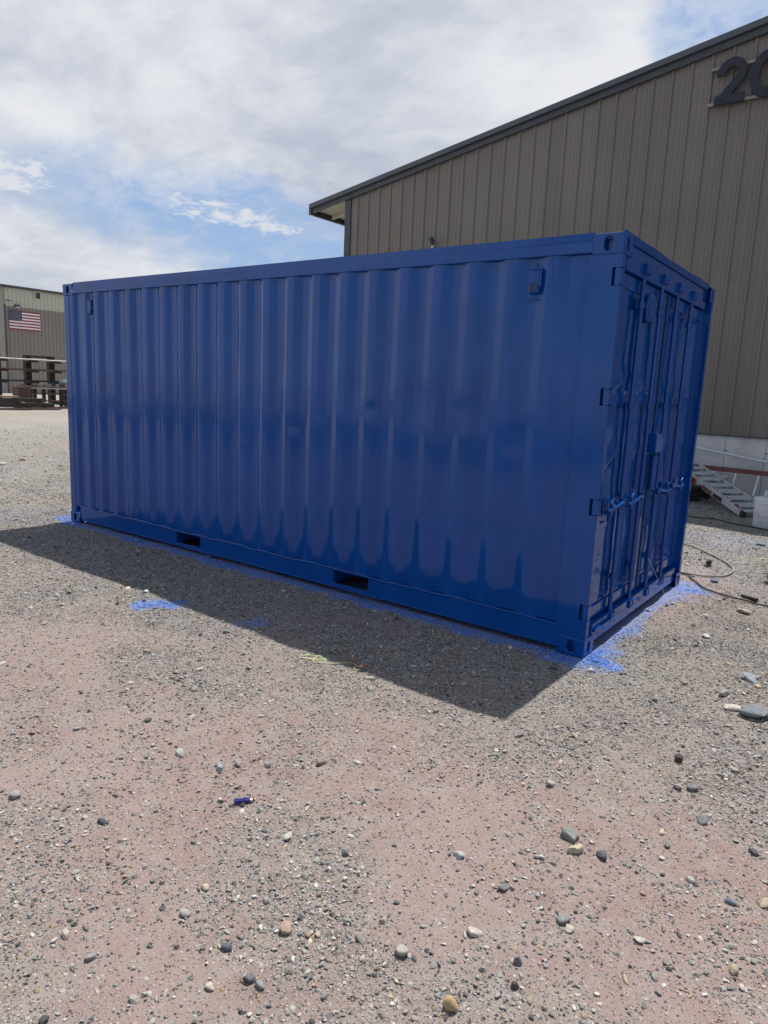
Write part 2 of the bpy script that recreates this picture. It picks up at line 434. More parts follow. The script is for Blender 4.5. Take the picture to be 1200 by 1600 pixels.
def mesh_np(name, co, faces):
    me = bpy.data.meshes.new(name); n = faces.shape[1]
    me.vertices.add(len(co)); me.vertices.foreach_set('co', co.astype(np.float32).ravel())
    me.loops.add(faces.size); me.loops.foreach_set('vertex_index', faces.ravel().astype(np.int32))
    me.polygons.add(len(faces)); me.polygons.foreach_set('loop_start', np.arange(0, faces.size, n, dtype=np.int32))
    me.polygons.foreach_set('loop_total', np.full(len(faces), n, dtype=np.int32))
    me.update(calc_edges=True); me.validate()
    return me
make_ground()

def make_reflection_strip():  # added unseen dark strip behind camera, for a dark band in the container's reflection
    m, T, p = mat('reflection_strip_grey', (.045, .045, .047), .9, 0, .3)
    o = T.new('ShaderNodeTexCoord').outputs['Object']
    T.l.new(T.mix(T.ramp(T.noise(o, 3, 6, .6), .3, .7), (.085, .083, .08), (.13, .125, .12)), p.inputs['Base Color'])
    T.l.new(T.bump(T.noise(o, 120, 4, .7), .4, .006), p.inputs['Normal'])
    b = MB(); xs = np.linspace(-120, 120, 60)
    for i, x in enumerate(xs):
        w = .5*math.sin(x*.7); b.v += [(x, -11.2+w, .012), (x, -24, .012), (x, -11.0+w, -.06), (x, -24.2, -.06)]
        if i: k = 4*i; b.f += [(k-4, k, k+1, k-3), (k-2, k+2, k, k-4), (k-3, k+1, k+3, k-1)]
    tag(b.build('reflection_strip', m), kind='structure')
make_reflection_strip()

# ------------------------------------------------------------------ warehouse on the right (gable wall)
WX, WY, WTH = -9.0773, 8.7461, -0.0208
def roof_z(s):                     # underside of the rake trim
    return 5.8543 + .1682*(s if s < 14 else 28-s)
def vary(m, amt):
    T = NT(m.node_tree); p = m.node_tree.nodes['Principled BSDF']
    src = p.inputs['Base Color'].links[0].from_socket
    r = T.new('ShaderNodeObjectInfo').outputs['Random']
    f = T.ramp(r, 0, 1, 1-amt, 1+amt, smooth=False)
    T.l.new(T.mix(1.0, src, T.comb(f, f, f), 'MULTIPLY'), p.inputs['Base Color'])
    o = T.new('ShaderNodeTexCoord').outputs['Object']
    T.l.new(T.bump(T.noise(T.scale(o, (1.2, 1, .5)), 1.7, 4, .5), .5, .03), p.inputs['Normal'])
vary(M['siding'], .055)
def make_warehouse():
    w = thing('warehouse', 'large brown metal warehouse with charcoal roof trim rising behind the blue container', 'building', (WX, WY, 0), WTH)
    P = .3048
    # ribbed siding sheet, one module per rib
    prof = [(0, 0), (.018, -.030), (.046, -.030), (.064, 0), (.135, 0), (.142, -.006), (.156, -.006), (.163, 0),
            (.215, 0), (.222, -.006), (.236, -.006), (.243, 0), (P, 0)]
    def panel(s0, i):
        b = MB(); n = len(prof)
        dz = .0
        vs = []
        for u, d in prof: vs.append((s0+u, d, 1.115))
        for u, d in prof: vs.append((s0+u, d, roof_z(s0+u)+.06))
        b.add(vs, [(j, j+1, n+j+1, n+j) for j in range(n-1)])
        me = bpy.data.meshes.new('siding_panel'); me.from_pydata(b.v, [], b.f); me.update()
        o = link('siding_panel', me, M['siding'], w)
        o.location = (0, (i % 3)*.0015, 0)
    i = 0; s = -.032
    while s < 28.0:
        panel(s, i); s += P; i += 1
    s_end = s
    MB().box(-.20, -.03, -.004, .10, 1.115, roof_z(0)+.03).build('starter_panel', M['siding'], w)
    MB().box(-.36, -.19, -.035, .14, .0, 5.86).build('corner_trim', M['trim'], w, .004)
    MB().box(s_end+.01, s_end+.18, -.035, .14, 0, 5.86).build('corner_trim', M['trim'], w, .004)
    # other walls and the roof
    MB().box(-.36, -.30, .15, 30, 0, 5.7).build('side_wall', M['siding'], w)
    MB().box(s_end+.1, s_end+.16, .15, 30, 0, 5.7).build('side_wall', M['siding'], w)
    MB().prism([(-.3, 0), (28.3, 0), (28.3, 5.8), (14, 8.15), (-.3, 5.8)], 1, 29.9, 30).build('back_wall', M['siding'], w)
    MB().box(-.3, 28.2, .10, .16, 1.1, 5.5).build('inner_liner', M['trim'], w)
    th = .21
    def slope(sa, sb, d0, d1, y0, y1, name, m, bev=0.0):
        za, zb = roof_z(sa), roof_z(sb)
        MB().prism([(sa, za+d0), (sb, zb+d0), (sb, zb+d1), (sa, za+d1)], 1, y0, y1).build(name, m, w, bev)
    for sa, sb in ((-1.40, 14.0), (14.0, 29.5)):
        slope(sa, sb, .0, .115, -.070, -.034, 'rake_board', M['trim'], .003)
        slope(sa, sb, .115, .215, -.125, -.034, 'rake_cap', M['trim_light'], .006)
        slope(sa, sb, .13, .20, -.03, 30.2, 'roof', M['trim'])
    slope(-1.34, -.37, .085, .125, -.03, 30, 'soffit', M['soffit'])
    b = MB(); b.box(-1.44, -1.36, -.10, 30, roof_z(-1.4)-.02, roof_z(-1.4)+.22)
    b.build('eave_gutter', M['trim'], w, .006)
    b = MB()
    for k in range(9): b.box(-1.35, -.37, .5+k*1.5, .58+k*1.5, 5.50, 5.56)
    for k in range(9):
        y = .6+k*1.5
        MB().prism([(-1.34, roof_z(-1.34)+.0), (-.37, roof_z(-.37)+.0), (-.37, roof_z(-.37)+.084), (-1.34, roof_z(-1.34)+.084)], 1, y, y+.06).build('eave_purlin', M['soffit'], w)
    # concrete stem wall in cast panels with open joints
    s = -.33; k = 0
    while s < 28.1:
        wd = .61
        MB().box(s+.003, s+wd-.003, .028+.002*((k*7) % 3), .12, -.3, 1.10).build('foundation_panel', M['concrete'], w, .004)
        b = MB(); b.tube([(s+.02, .022, .86), (s+.02, .034, .86)], .012, 8).build('tie_hole', M['black'], w)
        s += wd; k += 1
    MB().box(-.33, 28.1, .10, .16, -.3, 1.11).build('foundation_core', M['concrete'], w)
    MB().box(-.2, 28.1, -.012, .03, 1.100, 1.118).build('base_flashing', M['trim'], w)
    # small capped vent pipe on the wall that shows just above the container
    s0 = 2.15
    b = MB(); b.tube([(s0, -.09, 3.55), (s0, -.09, 4.60), (s0+.01, -.10, 4.66)], .028, 10, True, [.028, .028, .022]).build('conduit', M['alu'], w, smooth=40)
    b = MB(); b.tube([(s0, -.10, 4.62), (s0, -.12, 4.70), (s0, -.16, 4.735), (s0, -.20, 4.72)], .045, 12, True, [.03, .05, .05, .03]).build('weatherhead', M['trim'], w, smooth=50)
    return w
make_warehouse()

def make_number():
    n = thing('house_number', 'dark cut metal number 20 on pale rails under the warehouse roof', 'number', (WX, WY, 0), WTH)
    def ribbon(path, wid, name):
        """flat letter stroke along a centre line, real thickness"""
        b = MB(); pts = [Vector((p[0], p[1])) for p in path]; L = []; Rr = []
        for i, p in enumerate(pts):
            t = (pts[min(i+1, len(pts)-1)] - pts[max(i-1, 0)]).normalized(); nn = Vector((-t.y, t.x))
            ww = wid[i] if isinstance(wid, list) else wid
            L.append(p+nn*ww/2); Rr.append(p-nn*ww/2)
        return L, Rr
    y0, y1 = -.115, -.078
    def solid(L, Rr, closed=False):
        b = MB(); n_ = len(L); vs = []
        for y in (y0, y1):
            vs += [(p.x, y, p.y) for p in L] + [(p.x, y, p.y) for p in Rr]
        fs = []
        rngs = range(n_ if closed else n_-1)
        for i in rngs:
            j = (i+1) % n_
            fs += [(i, j, n_+j, n_+i), (2*n_+i, 3*n_+i, 3*n_+j, 2*n_+j), (i, 2*n_+i, 2*n_+j, j), (n_+i, n_+j, 3*n_+j, 3*n_+i)]
        if not closed: fs += [(0, n_, 3*n_, 2*n_), (n_-1, 3*n_-1, 4*n_-1, 2*n_-1)]
        b.add(vs, fs); return b
    s0, z0, H, Wd = 7.42, 6.29, .66, .45
    path = []; cx, cz, r = s0+.225, z0+H-.215, .15
    for k in range(17):
        a = R(188-k*14.2); path.append((cx+r*1.02*math.cos(a), cz+r*math.sin(a)))
    for k in range(1, 9):
        t = k/8; path.append((cx+r*.86*(1-t)+(s0+.10-cx)*t, cz-r*.62+(z0+.075-(cz-r*.62))*t))
    path2 = [(s0+.005, z0+.068), (s0+.20, z0+.066), (s0+.44, z0+.064)]
    L, Rr = ribbon(path, .135, '')
    d2 = solid(L, Rr); L, Rr = ribbon(path2, .135, ''); e = solid(L, Rr)
    e.v = [(x, y-.002, z) for x, y, z in e.v]
    d2.add(e.v, e.f); d2.build('digit', M['sign'], n)
    ov = [(s0+.72+.165*math.cos(2*math.pi*k/32), z0+H/2+.262*math.sin(2*math.pi*k/32)) for k in range(32)]
    Lo = [Vector((s0+.72+.235*math.cos(2*math.pi*k/32), z0+H/2+.335*math.sin(2*math.pi*k/32))) for k in range(32)]
    Ro = [Vector((s0+.72+.095*math.cos(2*math.pi*k/32), z0+H/2+.195*math.sin(2*math.pi*k/32))) for k in range(32)]
    solid(Lo, Ro, True).build('digit', M['sign'], n)
    for z in (z0+.035, z0+H-.105):
        MB().box(s0-.10, s0+1.05, -.077, -.0335, z-.022, z+.022).build('mounting_rail', simple('tan_rail', (.30, .27, .235), .5), n, .003)
    b = MB()
    for i in range(1, len(path)-1, 2):
        for k in (1,):
            b.tube([(path[i][0], -.121, path[i][1]), (path[i][0], -.113, path[i][1])], .0065, 6)
    for k in range(4): b.tube([(s0+.06+k*.11, -.124, z0+.066), (s0+.06+k*.11, -.114, z0+.066)], .0065, 6)
    for k in range(0, 32, 2): b.tube([(ov[k][0], -.121, ov[k][1]), (ov[k][0], -.113, ov[k][1])], .0065, 6)
    b.build('rivets', M['trim_light'], n)
make_number()

# ------------------------------------------------------------------ workshop far left
def make_workshop():
    X = -54.0; y0, y1 = 22.25, 58.0; x1 = -84.0
    w = thing('workshop', 'taupe and pale olive metal workshop in the distance behind the pipe racks', 'building', (X, y0, 0))
    D = y1-y0
    MB().box(-.12, 0, .0, D, -.2, 6.5).build('lower_wall', M['farwall'], w)
    MB().box(-.12, .012, .0, D, 6.5, 7.86).build('upper_wall', M['cream'], w)
    b = MB(); k = 0
    while k*.3048 < D-.1:
        y = k*.3048+.05; b.prism([(0, y), (.04, y+.022), (.04, y+.05), (0, y+.072)], 2, -.15, 6.49); k += 1
    tag(b.build('wall_ribs', M['farwall'], w), kind='stuff')
    b = MB(); k = 0
    while k*.3048 < D-.1:
        y = k*.3048+.05; b.prism([(.012, y), (.05, y+.022), (.05, y+.05), (.012, y+.072)], 2, 6.52, 7.85); k += 1
    tag(b.build('upper_wall_ribs', M['cream'], w), kind='stuff')
    MB().box(-30, -.13, .0, .12, -.2, 7.9).build('side_wall', simple('grey_taupe_siding', (.27, .255, .225), .5, 0, .04, .4), w)
    MB().box(-30, -29.9, .13, D, -.2, 7.9).build('back_wall', M['farwall'], w)
    MB().box(-30, -.13, D-.12, D, -.2, 7.9).build('side_wall', M['farwall'], w)
    MB().prism([(.25, 7.86), (-15, 9.3), (-30.3, 7.86), (-30.3, 8.02), (-15, 9.5), (.25, 8.02)], 1, -.25, D+.2).build('roof', M['trim'], w)
    MB().box(-.02, .09, -.05, .06, -.1, 7.85).build('corner_trim', M['farwall'], w, .01)
    MB().tube([(.13, .02, -.1), (.13, .02, 6.6)], .06, 8).build('downspout', M['trim'], w)
    MB().tube([(.12, .1, 6.9), (.12, .55, 6.9)], .03, 6).build('conduit', M['trim'], w)
    fr = MB()
    fr.box(.03, .09, 2.32, 2.42, 7.20, 7.86).box(.03, .09, 2.80, 2.90, 7.20, 7.86).box(.03, .09, 2.42, 2.80, 7.20, 7.30).box(.03, .09, 2.42, 2.80, 7.76, 7.86)
    v = fr.build('louvre_vent', M['cream'], w)
    lb = MB()
    for k in range(6): lb.box(.035, .07, 2.43, 2.79, 7.31+k*.075, 7.36+k*.075)
    lb.box(.02, .034, 2.42, 2.80, 7.30, 7.76); lb.build('louvre_blades', M['glass'], v)
    lt = MB().box(.02, .22, .78, 1.14, 6.50, 6.66).build('wall_light', M['trim'], w, .02)
    MB().box(.03, .20, .82, 1.10, 6.42, 6.499).build('lamp_lens', M['lamp'], lt)
    MB().box(.04, .10, 4.05, 6.2, 3.05, 3.14).build('door_track', M['palesteel'], w)
make_workshop()

def make_flag():
    f = thing('flag', 'stars and stripes flag panel mounted high on the distant taupe wall', 'flag', (-53.95, 22.25+.33, 4.80))
    W, H = 2.40, 1.42
    MB().box(-.0, .02, 0, W, 0, H).build('backing_board', M['flagwhite'], f)
    hs = H/13
    for i in range(13):
        y0 = 0 if i < 6 else W*.4+.001
        MB().box(.021, .030, y0, W, i*hs+.002, (i+1)*hs-.002).build('stripe', M['flagred' if i % 2 == 0 else 'flagwhite'], f)
    MB().box(.021, .032, 0, W*.4, 6*hs+.002, H).build('canton', M['flagblue'], f)
    b = MB(); ch = 7*hs; cw = W*.4
    for r in range(9):
        n = 6 if r % 2 == 0 else 5
        for c in range(n):
            cy = cw*((c*2+(1 if n == 6 else 2))/12); cz = 6*hs+ch*(r+1)/10
            pts = [(cy+(.031 if k % 2 == 0 else .013)*math.sin(math.pi*k/5), cz+(.031 if k % 2 == 0 else .013)*math.cos(math.pi*k/5)) for k in range(10)]
            b.prism(pts, 0, .0325, .036)
    b.build('stars', M['flagwhite'], f)
make_flag()

# ------------------------------------------------------------------ steel stock in the far yard
def yard():
    def rack(y, label, two):
        r = thing('pipe_rack', label, 'rack', (-36, y, 0), 0, 'dark steel stock racks in the far yard')
        ps = (0.17, 1.44) if two else (0.17,)
        for k in ps:
            p = MB(); p.box(-.16, .16, k-.15, k+.15, 0, 2.52); p.build('post', M['rack'], r, .01)
            MB().box(-.2, 1.3, k-.11, k+.11, .0, .16).build('foot', M['rack'], r)
            for z in (2.20, 1.69, 1.12):
                MB().box(.16, .75, k-.22, k+.22, z-.05, z+.03).build('arm', M['rack'], r)
        if two:
            MB().box(-.05, .05, .33, 1.28, 2.42, 2.51).build('top_bar', M['rack'], r)
            MB().box(-.05, .05, .33, 1.28, .9, 1.0).build('cross_bar', M['rack'], r)
    rack(14.55, 'dark stock rack with two joined posts and a top bar in the far yard', True)
    rack(12.98, 'single dark stock rack post at the left edge of the photo', False)
    def pipe(z, x, m, y0, y1, label, r=.05):
        o = MB().tube([(x, y0, z), (x, (y0+y1)/2, z-.015), (x, y1, z)], r, 8).build('steel_pipe', m, smooth=50)
        tag(o, label, 'pipe', 'long steel pipes laid on the racks')
    pipe(2.285, -35.45, M['palesteel'], 8.5, 16.75, 'pale pinkish steel pipe on the top arms of the racks')
    pipe(1.775, -35.45, M['rust'], 8.5, 17.2, 'rusty pipe with pale edge on the middle arms of the racks', .055)
    pipe(1.20, -35.45, M['oldsteel'], 8.5, 16.2, 'dark thin pipe on the lowest arms of the racks', .045)
    # dark beam pile
    for k, (x, y0, y1, z, w, h, mm, lab) in enumerate([
        (-29.75, 8.0, 12.95, .00, .32, .07, 'rust', 'flat rusty plate lying on the gravel at the bottom of the beam pile'),
        (-29.95, 8.4, 12.75, .10, .30, .17, 'oldsteel', 'dark channel beam second from the bottom of the far beam pile'),
        (-30.45, 8.2, 13.0, .12, .26, .16, 'oldsteel', 'dark channel beam at the back of the far beam pile'),
        (-30.1, 8.0, 12.4, .33, .34, .16, 'oldsteel', 'topmost dark beam of the far beam pile'),
        (-30.3, 7.6, 11.3, .51, .5, .07, 'wood', 'tan timber board on top of the far beam pile'),
        (-31.6, 7.6, 10.6, .74, .4, .05, 'palesteel', 'pale steel sheet propped behind the beam pile, lower of two'),
        (-31.7, 7.6, 10.5, .88, .4, .05, 'palesteel', 'pale steel sheet propped behind the beam pile, upper of two')]):
        b = MB()
        if mm == 'oldsteel':
            b.box(-w/2, w/2, 0, y1-y0, h-.03, h).box(-w/2, -w/2+.03, 0, y1-y0, 0, h-.03).box(w/2-.03, w/2, 0, y1-y0, 0, h-.03)
        else: b.box(-w/2, w/2, 0, y1-y0, 0, h)
        o = b.build({'oldsteel': 'steel_beam', 'rust': 'steel_plate', 'wood': 'timber_board', 'palesteel': 'steel_sheet'}[mm], M[mm], loc=(x, y0, z))
        tag(o, lab, {'oldsteel': 'beam', 'rust': 'plate', 'wood': 'board', 'palesteel': 'sheet'}[mm])
    for y in (8.9, 10.1, 11.3, 12.3):
        o = MB().box(-.45, .45, -.05, .05, 0, .05).build('spacer_block', M['wood'], loc=(-30.1, y, .285))
        o.scale = (1, 1, .8)
        tag(o, {8.9: 'timber spacer at the left frame edge under the top beam of the far pile', 10.1: 'second timber spacer from the left under the top beam of the far pile', 11.3: 'third timber spacer from the left under the top beam of the far pile', 12.3: 'rightmost timber spacer under the top beam of the far pile'}[y], 'timber', 'timber spacers in the far beam pile')
    for k, (y, dx) in enumerate(((8.9, 0), (11.6, .1))):
        o = MB().box(-.45, .45, -.06, .06, 0, .80 if k == 0 else .7).build('sheet_trestle', M['rack'], loc=(-31.65, y if k == 0 else 9.9, 0))
        tag(o, ('left dark trestle block under the pale steel sheets', 'right dark trestle block under the pale steel sheets')[k], 'trestle', 'trestles under the pale sheets')
    bx = thing('steel_box', 'brown rusty steel box standing by the beam pile', 'box', (-31.3, 11.75, .0))
    MB().box(-.3, .3, 0, .56, .10, .93).build('body', M['rust'], bx, .01)
    MB().box(-.33, .33, -.03, .59, .93, .96).build('lid', M['rust'], bx)
    for sy in (0.0, .46): MB().box(-.28, .28, sy, sy+.1, 0, .10).build('foot', M['rack'], bx)
    t = thing('steel_frame_bench', 'dark welded steel frame bench with pale top edge beside the brown box', 'bench', (-31.9, 12.35, 0))
    MB().box(-.5, .5, 0, 2.5, .93, 1.0).build('top', M['oldsteel'], t)
    MB().box(.505, .53, 0, 2.5, .88, .95).build('top_edge', M['palesteel'], t)
    for y in (.05, .75, 1.6, 2.3):
        for x in (-.42, .42): MB().box(x-.06, x+.06, y, y+.13, 0, .93).build('leg', M['rack'], t)
    for z in (.30, .62): MB().box(.36, .44, .19, 2.29, z, z+.06).build('rail', M['rust'], t)
    for k in range(9):
        a = random.uniform(-.35, .35); y = .15+k*.26
        o = MB().box(-.03, .03, -.12, .12, 0, random.uniform(.05, .16)).build('steel_offcut', M[random.choice(['palesteel', 'oldsteel', 'rust'])], loc=(-31.9+a, 12.35+y, 1.002))
        o.rotation_euler = (0, 0, random.uniform(0, 3))
        tag(o, '%s steel offcut lying on the far frame bench from its left end' % ('first', 'second', 'third', 'fourth', 'fifth', 'sixth', 'seventh', 'eighth', 'ninth')[k], 'offcut', 'steel offcuts on the frame bench')
    d = thing('barrel_tank', 'dark upright tank with grey domed top at the container’s far left corner', 'tank', (-34.5, 16.05, 0))
    MB().lathe([(.40, .0), (.42, .05), (.42, .45), (.44, .5), (.42, .55), (.42, .98)], 24).build('body', M['black'], d, smooth=40)
    MB().lathe([(.43, .981), (.42, 1.12), (.34, 1.26), (.18, 1.32), (.05, 1.335)], 24).build('top', simple('slate_plastic', (.12, .15, .17), .5), d, smooth=50)
    o = MB().box(0, .1, 0, 4.6, 0, .1).build('ground_rail', M['rust'], loc=(-30.6, 13.0, 0)); tag(o, 'rusty square bar lying on the gravel right of the beam pile', 'bar')
yard()

# ------------------------------------------------------------------ the container
def make_container():
    L, W, H = 6.058, 2.438, 2.591
    c = thing('shipping_container', 'glossy blue freshly painted twenty foot shipping container with ribbed sides and double doors', 'container')
    B = M['blue']
    # -- corner castings with oval holes on the side and end faces
    def face_hole(bm, o, u, v, w, h, rw, rh, n, depth):
        """flat face at corner o spanned by u,v with an oval hole and its reveal"""
        cu, cv = w/2, h/2
        outer = [(0, 0), (w, 0), (w, h), (0, h)]
        inner = []
        for k in range(20):
            a = 2*math.pi*k/20
            x = rw*math.copysign(abs(math.cos(a))**.8, math.cos(a)); y = rh*math.copysign(abs(math.sin(a))**.8, math.sin(a))
            inner.append((cu+x, cv+y))
        ov = [bm.verts.new(o+u*a+v*b) for a, b in outer]; iv = [bm.verts.new(o+u*a+v*b) for a, b in inner]
        es = [bm.edges.new((ov[i], ov[(i+1) % 4])) for i in range(4)] + [bm.edges.new((iv[i], iv[(i+1) % 20])) for i in range(20)]
        bmesh.ops.triangle_fill(bm, edges=es, use_beauty=True)
        dv = [bm.verts.new(o+u*a+v*b-n*depth) for a, b in inner]
        for i in range(20): bm.faces.new((iv[i], iv[(i+1) % 20], dv[(i+1) % 20], dv[i]))
    def casting(sx, sy, z0, hgt):
        # sx: +1 near (door) end, -1 far end ; sy: -1 photo side, +1 back side
        bm = bmesh.new(); lx, ly = .186, .165
        X = Vector((1, 0, 0)); Y = Vector((0, 1, 0)); Z = Vector((0, 0, 1))
        x0 = -lx if sx > 0 else -L; x1 = x0+lx
        y0 = 0 if sy < 0 else W-ly; y1 = y0+ly
        yo = y0 if sy < 0 else y1; xo = x1 if sx > 0 else x0
        face_hole(bm, Vector((x0, yo, z0)), X, Z, lx, hgt, .026, .040, Y*sy, .022)
        face_hole(bm, Vector((xo, y0, z0)), Y, Z, ly, hgt, .024, .040, X*sx, .022)
        def q(*p): bm.faces.new([bm.verts.new(v) for v in p])
        q((x0, y0, z0), (x1, y0, z0), (x1, y1, z0), (x0, y1, z0)); q((x0, y0, z0+hgt), (x1, y0, z0+hgt), (x1, y1, z0+hgt), (x0, y1, z0+hgt))
        bmesh.ops.remove_doubles(bm, verts=bm.verts, dist=1e-5)
        bmesh.ops.recalc_face_normals(bm, faces=bm.faces)
        me = bpy.data.meshes.new('corner_casting'); bm.to_mesh(me); bm.free()
        o = link('corner_casting', me, B, c)
        b = o.modifiers.new('bevel', 'BEVEL'); b.width = .006; b.segments = 2; b.limit_method = 'ANGLE'; b.angle_limit = R(60)
        # added blocks fill the near castings to keep their holes dark (the far pair stays open so light shows through)
    for sy in (-1, 1):
        for z in (-.008, 2.477): MB().box(-.150, -.036, *sorted((.046 if sy < 0 else W-.046, .160 if sy < 0 else W-.160)), z, z+.111).build('casting_light_block', B, c)
    for sx in (1, -1):
        for sy in (-1, 1):
            casting(sx, sy, -.012, .119); casting(sx, sy, 2.473, .119)
    # -- corner posts
    def door_post(sy):
        y0, y1, yi = (.006, .012, .055) if sy < 0 else (W-.006, W-.012, W-.055)
        ya, yb = sorted((y0, yi)); b = MB()
        hz = (2.345, 1.647, .969, .287); hh = .052
        b.box(-.205, -.058, ya, yb, .107, 2.473)
        zs = [.107] + sum([[z-hh, z+hh] for z in hz[::-1]], []) + [2.473]
        for i in range(0, len(zs), 2): b.box(-.058, -.002, ya, yb, zs[i], zs[i+1])
        b.box(-.205, -.066, *sorted((yi, yi+(.09 if sy < 0 else -.09))), .107, 2.473)
        p = b.build('corner_post', B, c)
        b = MB(); yq = yi+(.012 if sy < 0 else -.012)
        b.box(-.20, -.004, *sorted((yi+(.001 if sy < 0 else -.001), yq)), .108, 2.472); b.build('post_web', B, p)
        for z in hz:
            h = MB(); ym = y0+(.004 if sy < 0 else -.004)
            h.box(-.042, -.003, *sorted((ym, yi)), z-.046, z+.046)
            h.tube([(-.026, (ya+yb)/2+.012*sy, z-.053), (-.026, (ya+yb)/2+.012*sy, z+.053)], .012, 8)
            h.build('hinge', B, p, .002)
    door_post(-1); door_post(1)
    for ya, yb in ((.004, .11), (W-.11, W-.004)):
        MB().box(-L+.004, -L+.115, ya, yb, .107, 2.473).build('corner_post', B, c, .012)
    # -- top rails: lower face plate and the set-back upper flange that carries the roof edge
    for s in (0, 1):
        f = (lambda y: y) if s == 0 else (lambda y: W-y)
        def yb(a, b_): return sorted((f(a), f(b_)))
        MB().box(-L+.187, -.187, *yb(.002, .062), 2.488, 2.553).build('top_side_rail', B, c, .003)
        xs = np.linspace(-L+.19, -.188, 60); b = MB(); vs = []; fs = []
        for i, x in enumerate(xs):                     # slightly wavy folded roof edge
            wv = .0035*math.sin(x*2.3)+.002*math.sin(x*6.1+1)
            for y, z in ((.008+wv, 2.554), (.010+wv, 2.602+.4*wv), (.055, 2.606+.4*wv), (.055, 2.554)): vs.append((x, f(y), z))
            if i: k = 4*i; fs += [(k-4+j, k-4+(j+1) % 4, k+(j+1) % 4, k+j) for j in range(4)]
        fs += [(0, 1, 2, 3), tuple(len(vs)-4+j for j in range(4))]
        b.add(vs, fs); b.build('roof_flange', B, c)
        # bottom rail with two fork pockets
        pk = ((-4.155, -3.795), (-2.123, -1.766)); b = MB()
        segs = [(-L+.187, pk[0][0]), (pk[0][1], pk[1][0]), (pk[1][1], -.187)]
        for a, e in segs:
            b.box(a, e, *yb(.014, .024), .030, .176)
            b.box(a, e, *yb(.014, .06), .020, .030)
        for a, e in pk: b.box(a, e, *yb(.014, .024), .030, .056); b.box(a, e, *yb(.014, .06), .020, .030); b.box(a-.0, e, *yb(.014, .03), .162, .176)
        b.box(-L+.187, -.187, *yb(.0245, .065), .170, .1755)
        b.build('bottom_side_rail', B, c, .002)
        for a, e in pk:
            p = MB(); p.box(a, a+.006, *yb(.025, 1.2), .057, .16); p.box(e-.006, e, *yb(.025, 1.2), .057, .16); p.box(a, e, *yb(.025, 1.2), .157, .161)
            p.build('fork_pocket', B, c)
        # weld bead along the foot of the wall
        pts = [(x, f(.010), .178+.004*math.sin(x*5.1)+.003*math.sin(x*13+1)) for x in np.linspace(-L+.19, -.2, 140)]
        MB().tube(pts, .006, 6).build('weld_bead', B, c, smooth=60)
    # -- corrugated side walls
    P = .2785; d0, d1 = .010, .038
    def side_profile():
        pr = [(-5.945, d0), (-5.875, d0), (-5.83, d1), (-5.74, d1), (-5.69, d0)]
        X0 = -.470-18*P
        pr += [(X0-.155, d0), (X0-.11, d1), (X0-.068, d1)]
        for k in range(19):
            x = X0+k*P; pr += [(x, d0), (x+.074, d0), (x+.142, d1)]
            if k < 18: pr += [(x+.210, d1)]
        pr += [(-.25, d1), (-.200, d1)]
        out = []
        for i, (x, y) in enumerate(pr):               # small radius at each fold
            if 0 < i < len(pr)-1:
                a = Vector(pr[i-1]); b_ = Vector((x, y)); e = Vector(pr[i+1])
                p = b_+(a-b_).normalized()*min(.008, (a-b_).length*.3); q = b_+(e-b_).normalized()*min(.008, (e-b_).length*.3)
                out += [tuple(p), tuple((p+q)/4+b_/2), tuple(q)]
            else: out.append((x, y))
        return out
    def side_wall(f):
        pr = side_profile(); zs = np.linspace(.180, 2.487, 64); n = len(pr); vs = []; fs = []
        dents = [(-.97, .47, .05, .007), (-1.81, 1.476, .04, .006), (-4.35, .72, .05, .005), (-3.2, 1.1, .05, .005), (-2.62, 1.30, .05, .004), (-.60, 1.32, .10, .004),
                 (-1.35, 1.55, .16, .005), (-2.0, 1.62, .14, .004), (-.95, 1.50, .12, .004), (-3.6, 1.7, .14, .004), (-4.9, 1.5, .2, .004), (-5.2, .9, .16, .004)]
        X = np.array([p[0] for p in pr]); Y = np.array([p[1] for p in pr])
        for z in zs:
            d = Y.copy()
            d += .0065*(fbm(X*1.0, np.full(n, z*.8), 1.3, 5)-.5) + .0035*(fbm(X, np.full(n, z*.35), 6, 8)-.5)
            for dx, dz, r, a in dents: d += a*np.exp(-((X-dx)**2+(z-dz)**2)/(r*r))
            d += .010*np.exp(-((z-.21)/.05)**2)*(fbm(X, np.full(n, .3), 2.2, 12)-.5)
            vs += [(x, f(y), z) for x, y in zip(X, d)]
        for j in range(len(zs)-1):
            for i in range(n-1): a = j*n+i; fs.append((a, a+1, a+n+1, a+n) if f(0) == 0 else (a, a+n, a+n+1, a+1))
        me = bpy.data.meshes.new('side_wall'); me.from_pydata(vs, [], fs); me.update()
        return link('side_wall', me, B, c, smooth=13)
    side_wall(lambda y: y); side_wall(lambda y: W-y)
    # -- vents
    def vent(x, dy):
        fl_ = MB().box(x-.048, x+.048, .024, .034, 2.235, 2.445).build('vent_flange', B, c, loc=(0, dy, 0))
        h = MB(); h.prism([(.019, 2.26), (-.002, 2.275), (-.002, 2.405), (.019, 2.42)], 0, x-.034, x+.034)
        hd = h.build('vent_hood', B, fl_, .006)
        s = MB()
        for k in range(6 if dy == 0 else 1): s.box(x-.028, x+.028, -.0045, -.0015, 2.282+k*.009, 2.286+k*.009)
        s.build('vent_slots', M['black'], fl_)
        r = MB()
        for z in (2.236, 2.444): r.tube([(x, .0185, z), (x, .012, z)], .008, 8)
        r.build('rivet', B, fl_)
        g = MB(); g.prism([(.019, 2.30), (.0, 2.31), (.0, 2.41), (.019, 2.42)], 0, x+.0345, x+.046); g.build('vent_grille', B, fl_)
    vent(-.545, 0); vent(-5.60, .022)
    # -- roof and front end wall
    vs = []; fs = []; xs = np.arange(-L+.19, -.18, .055)
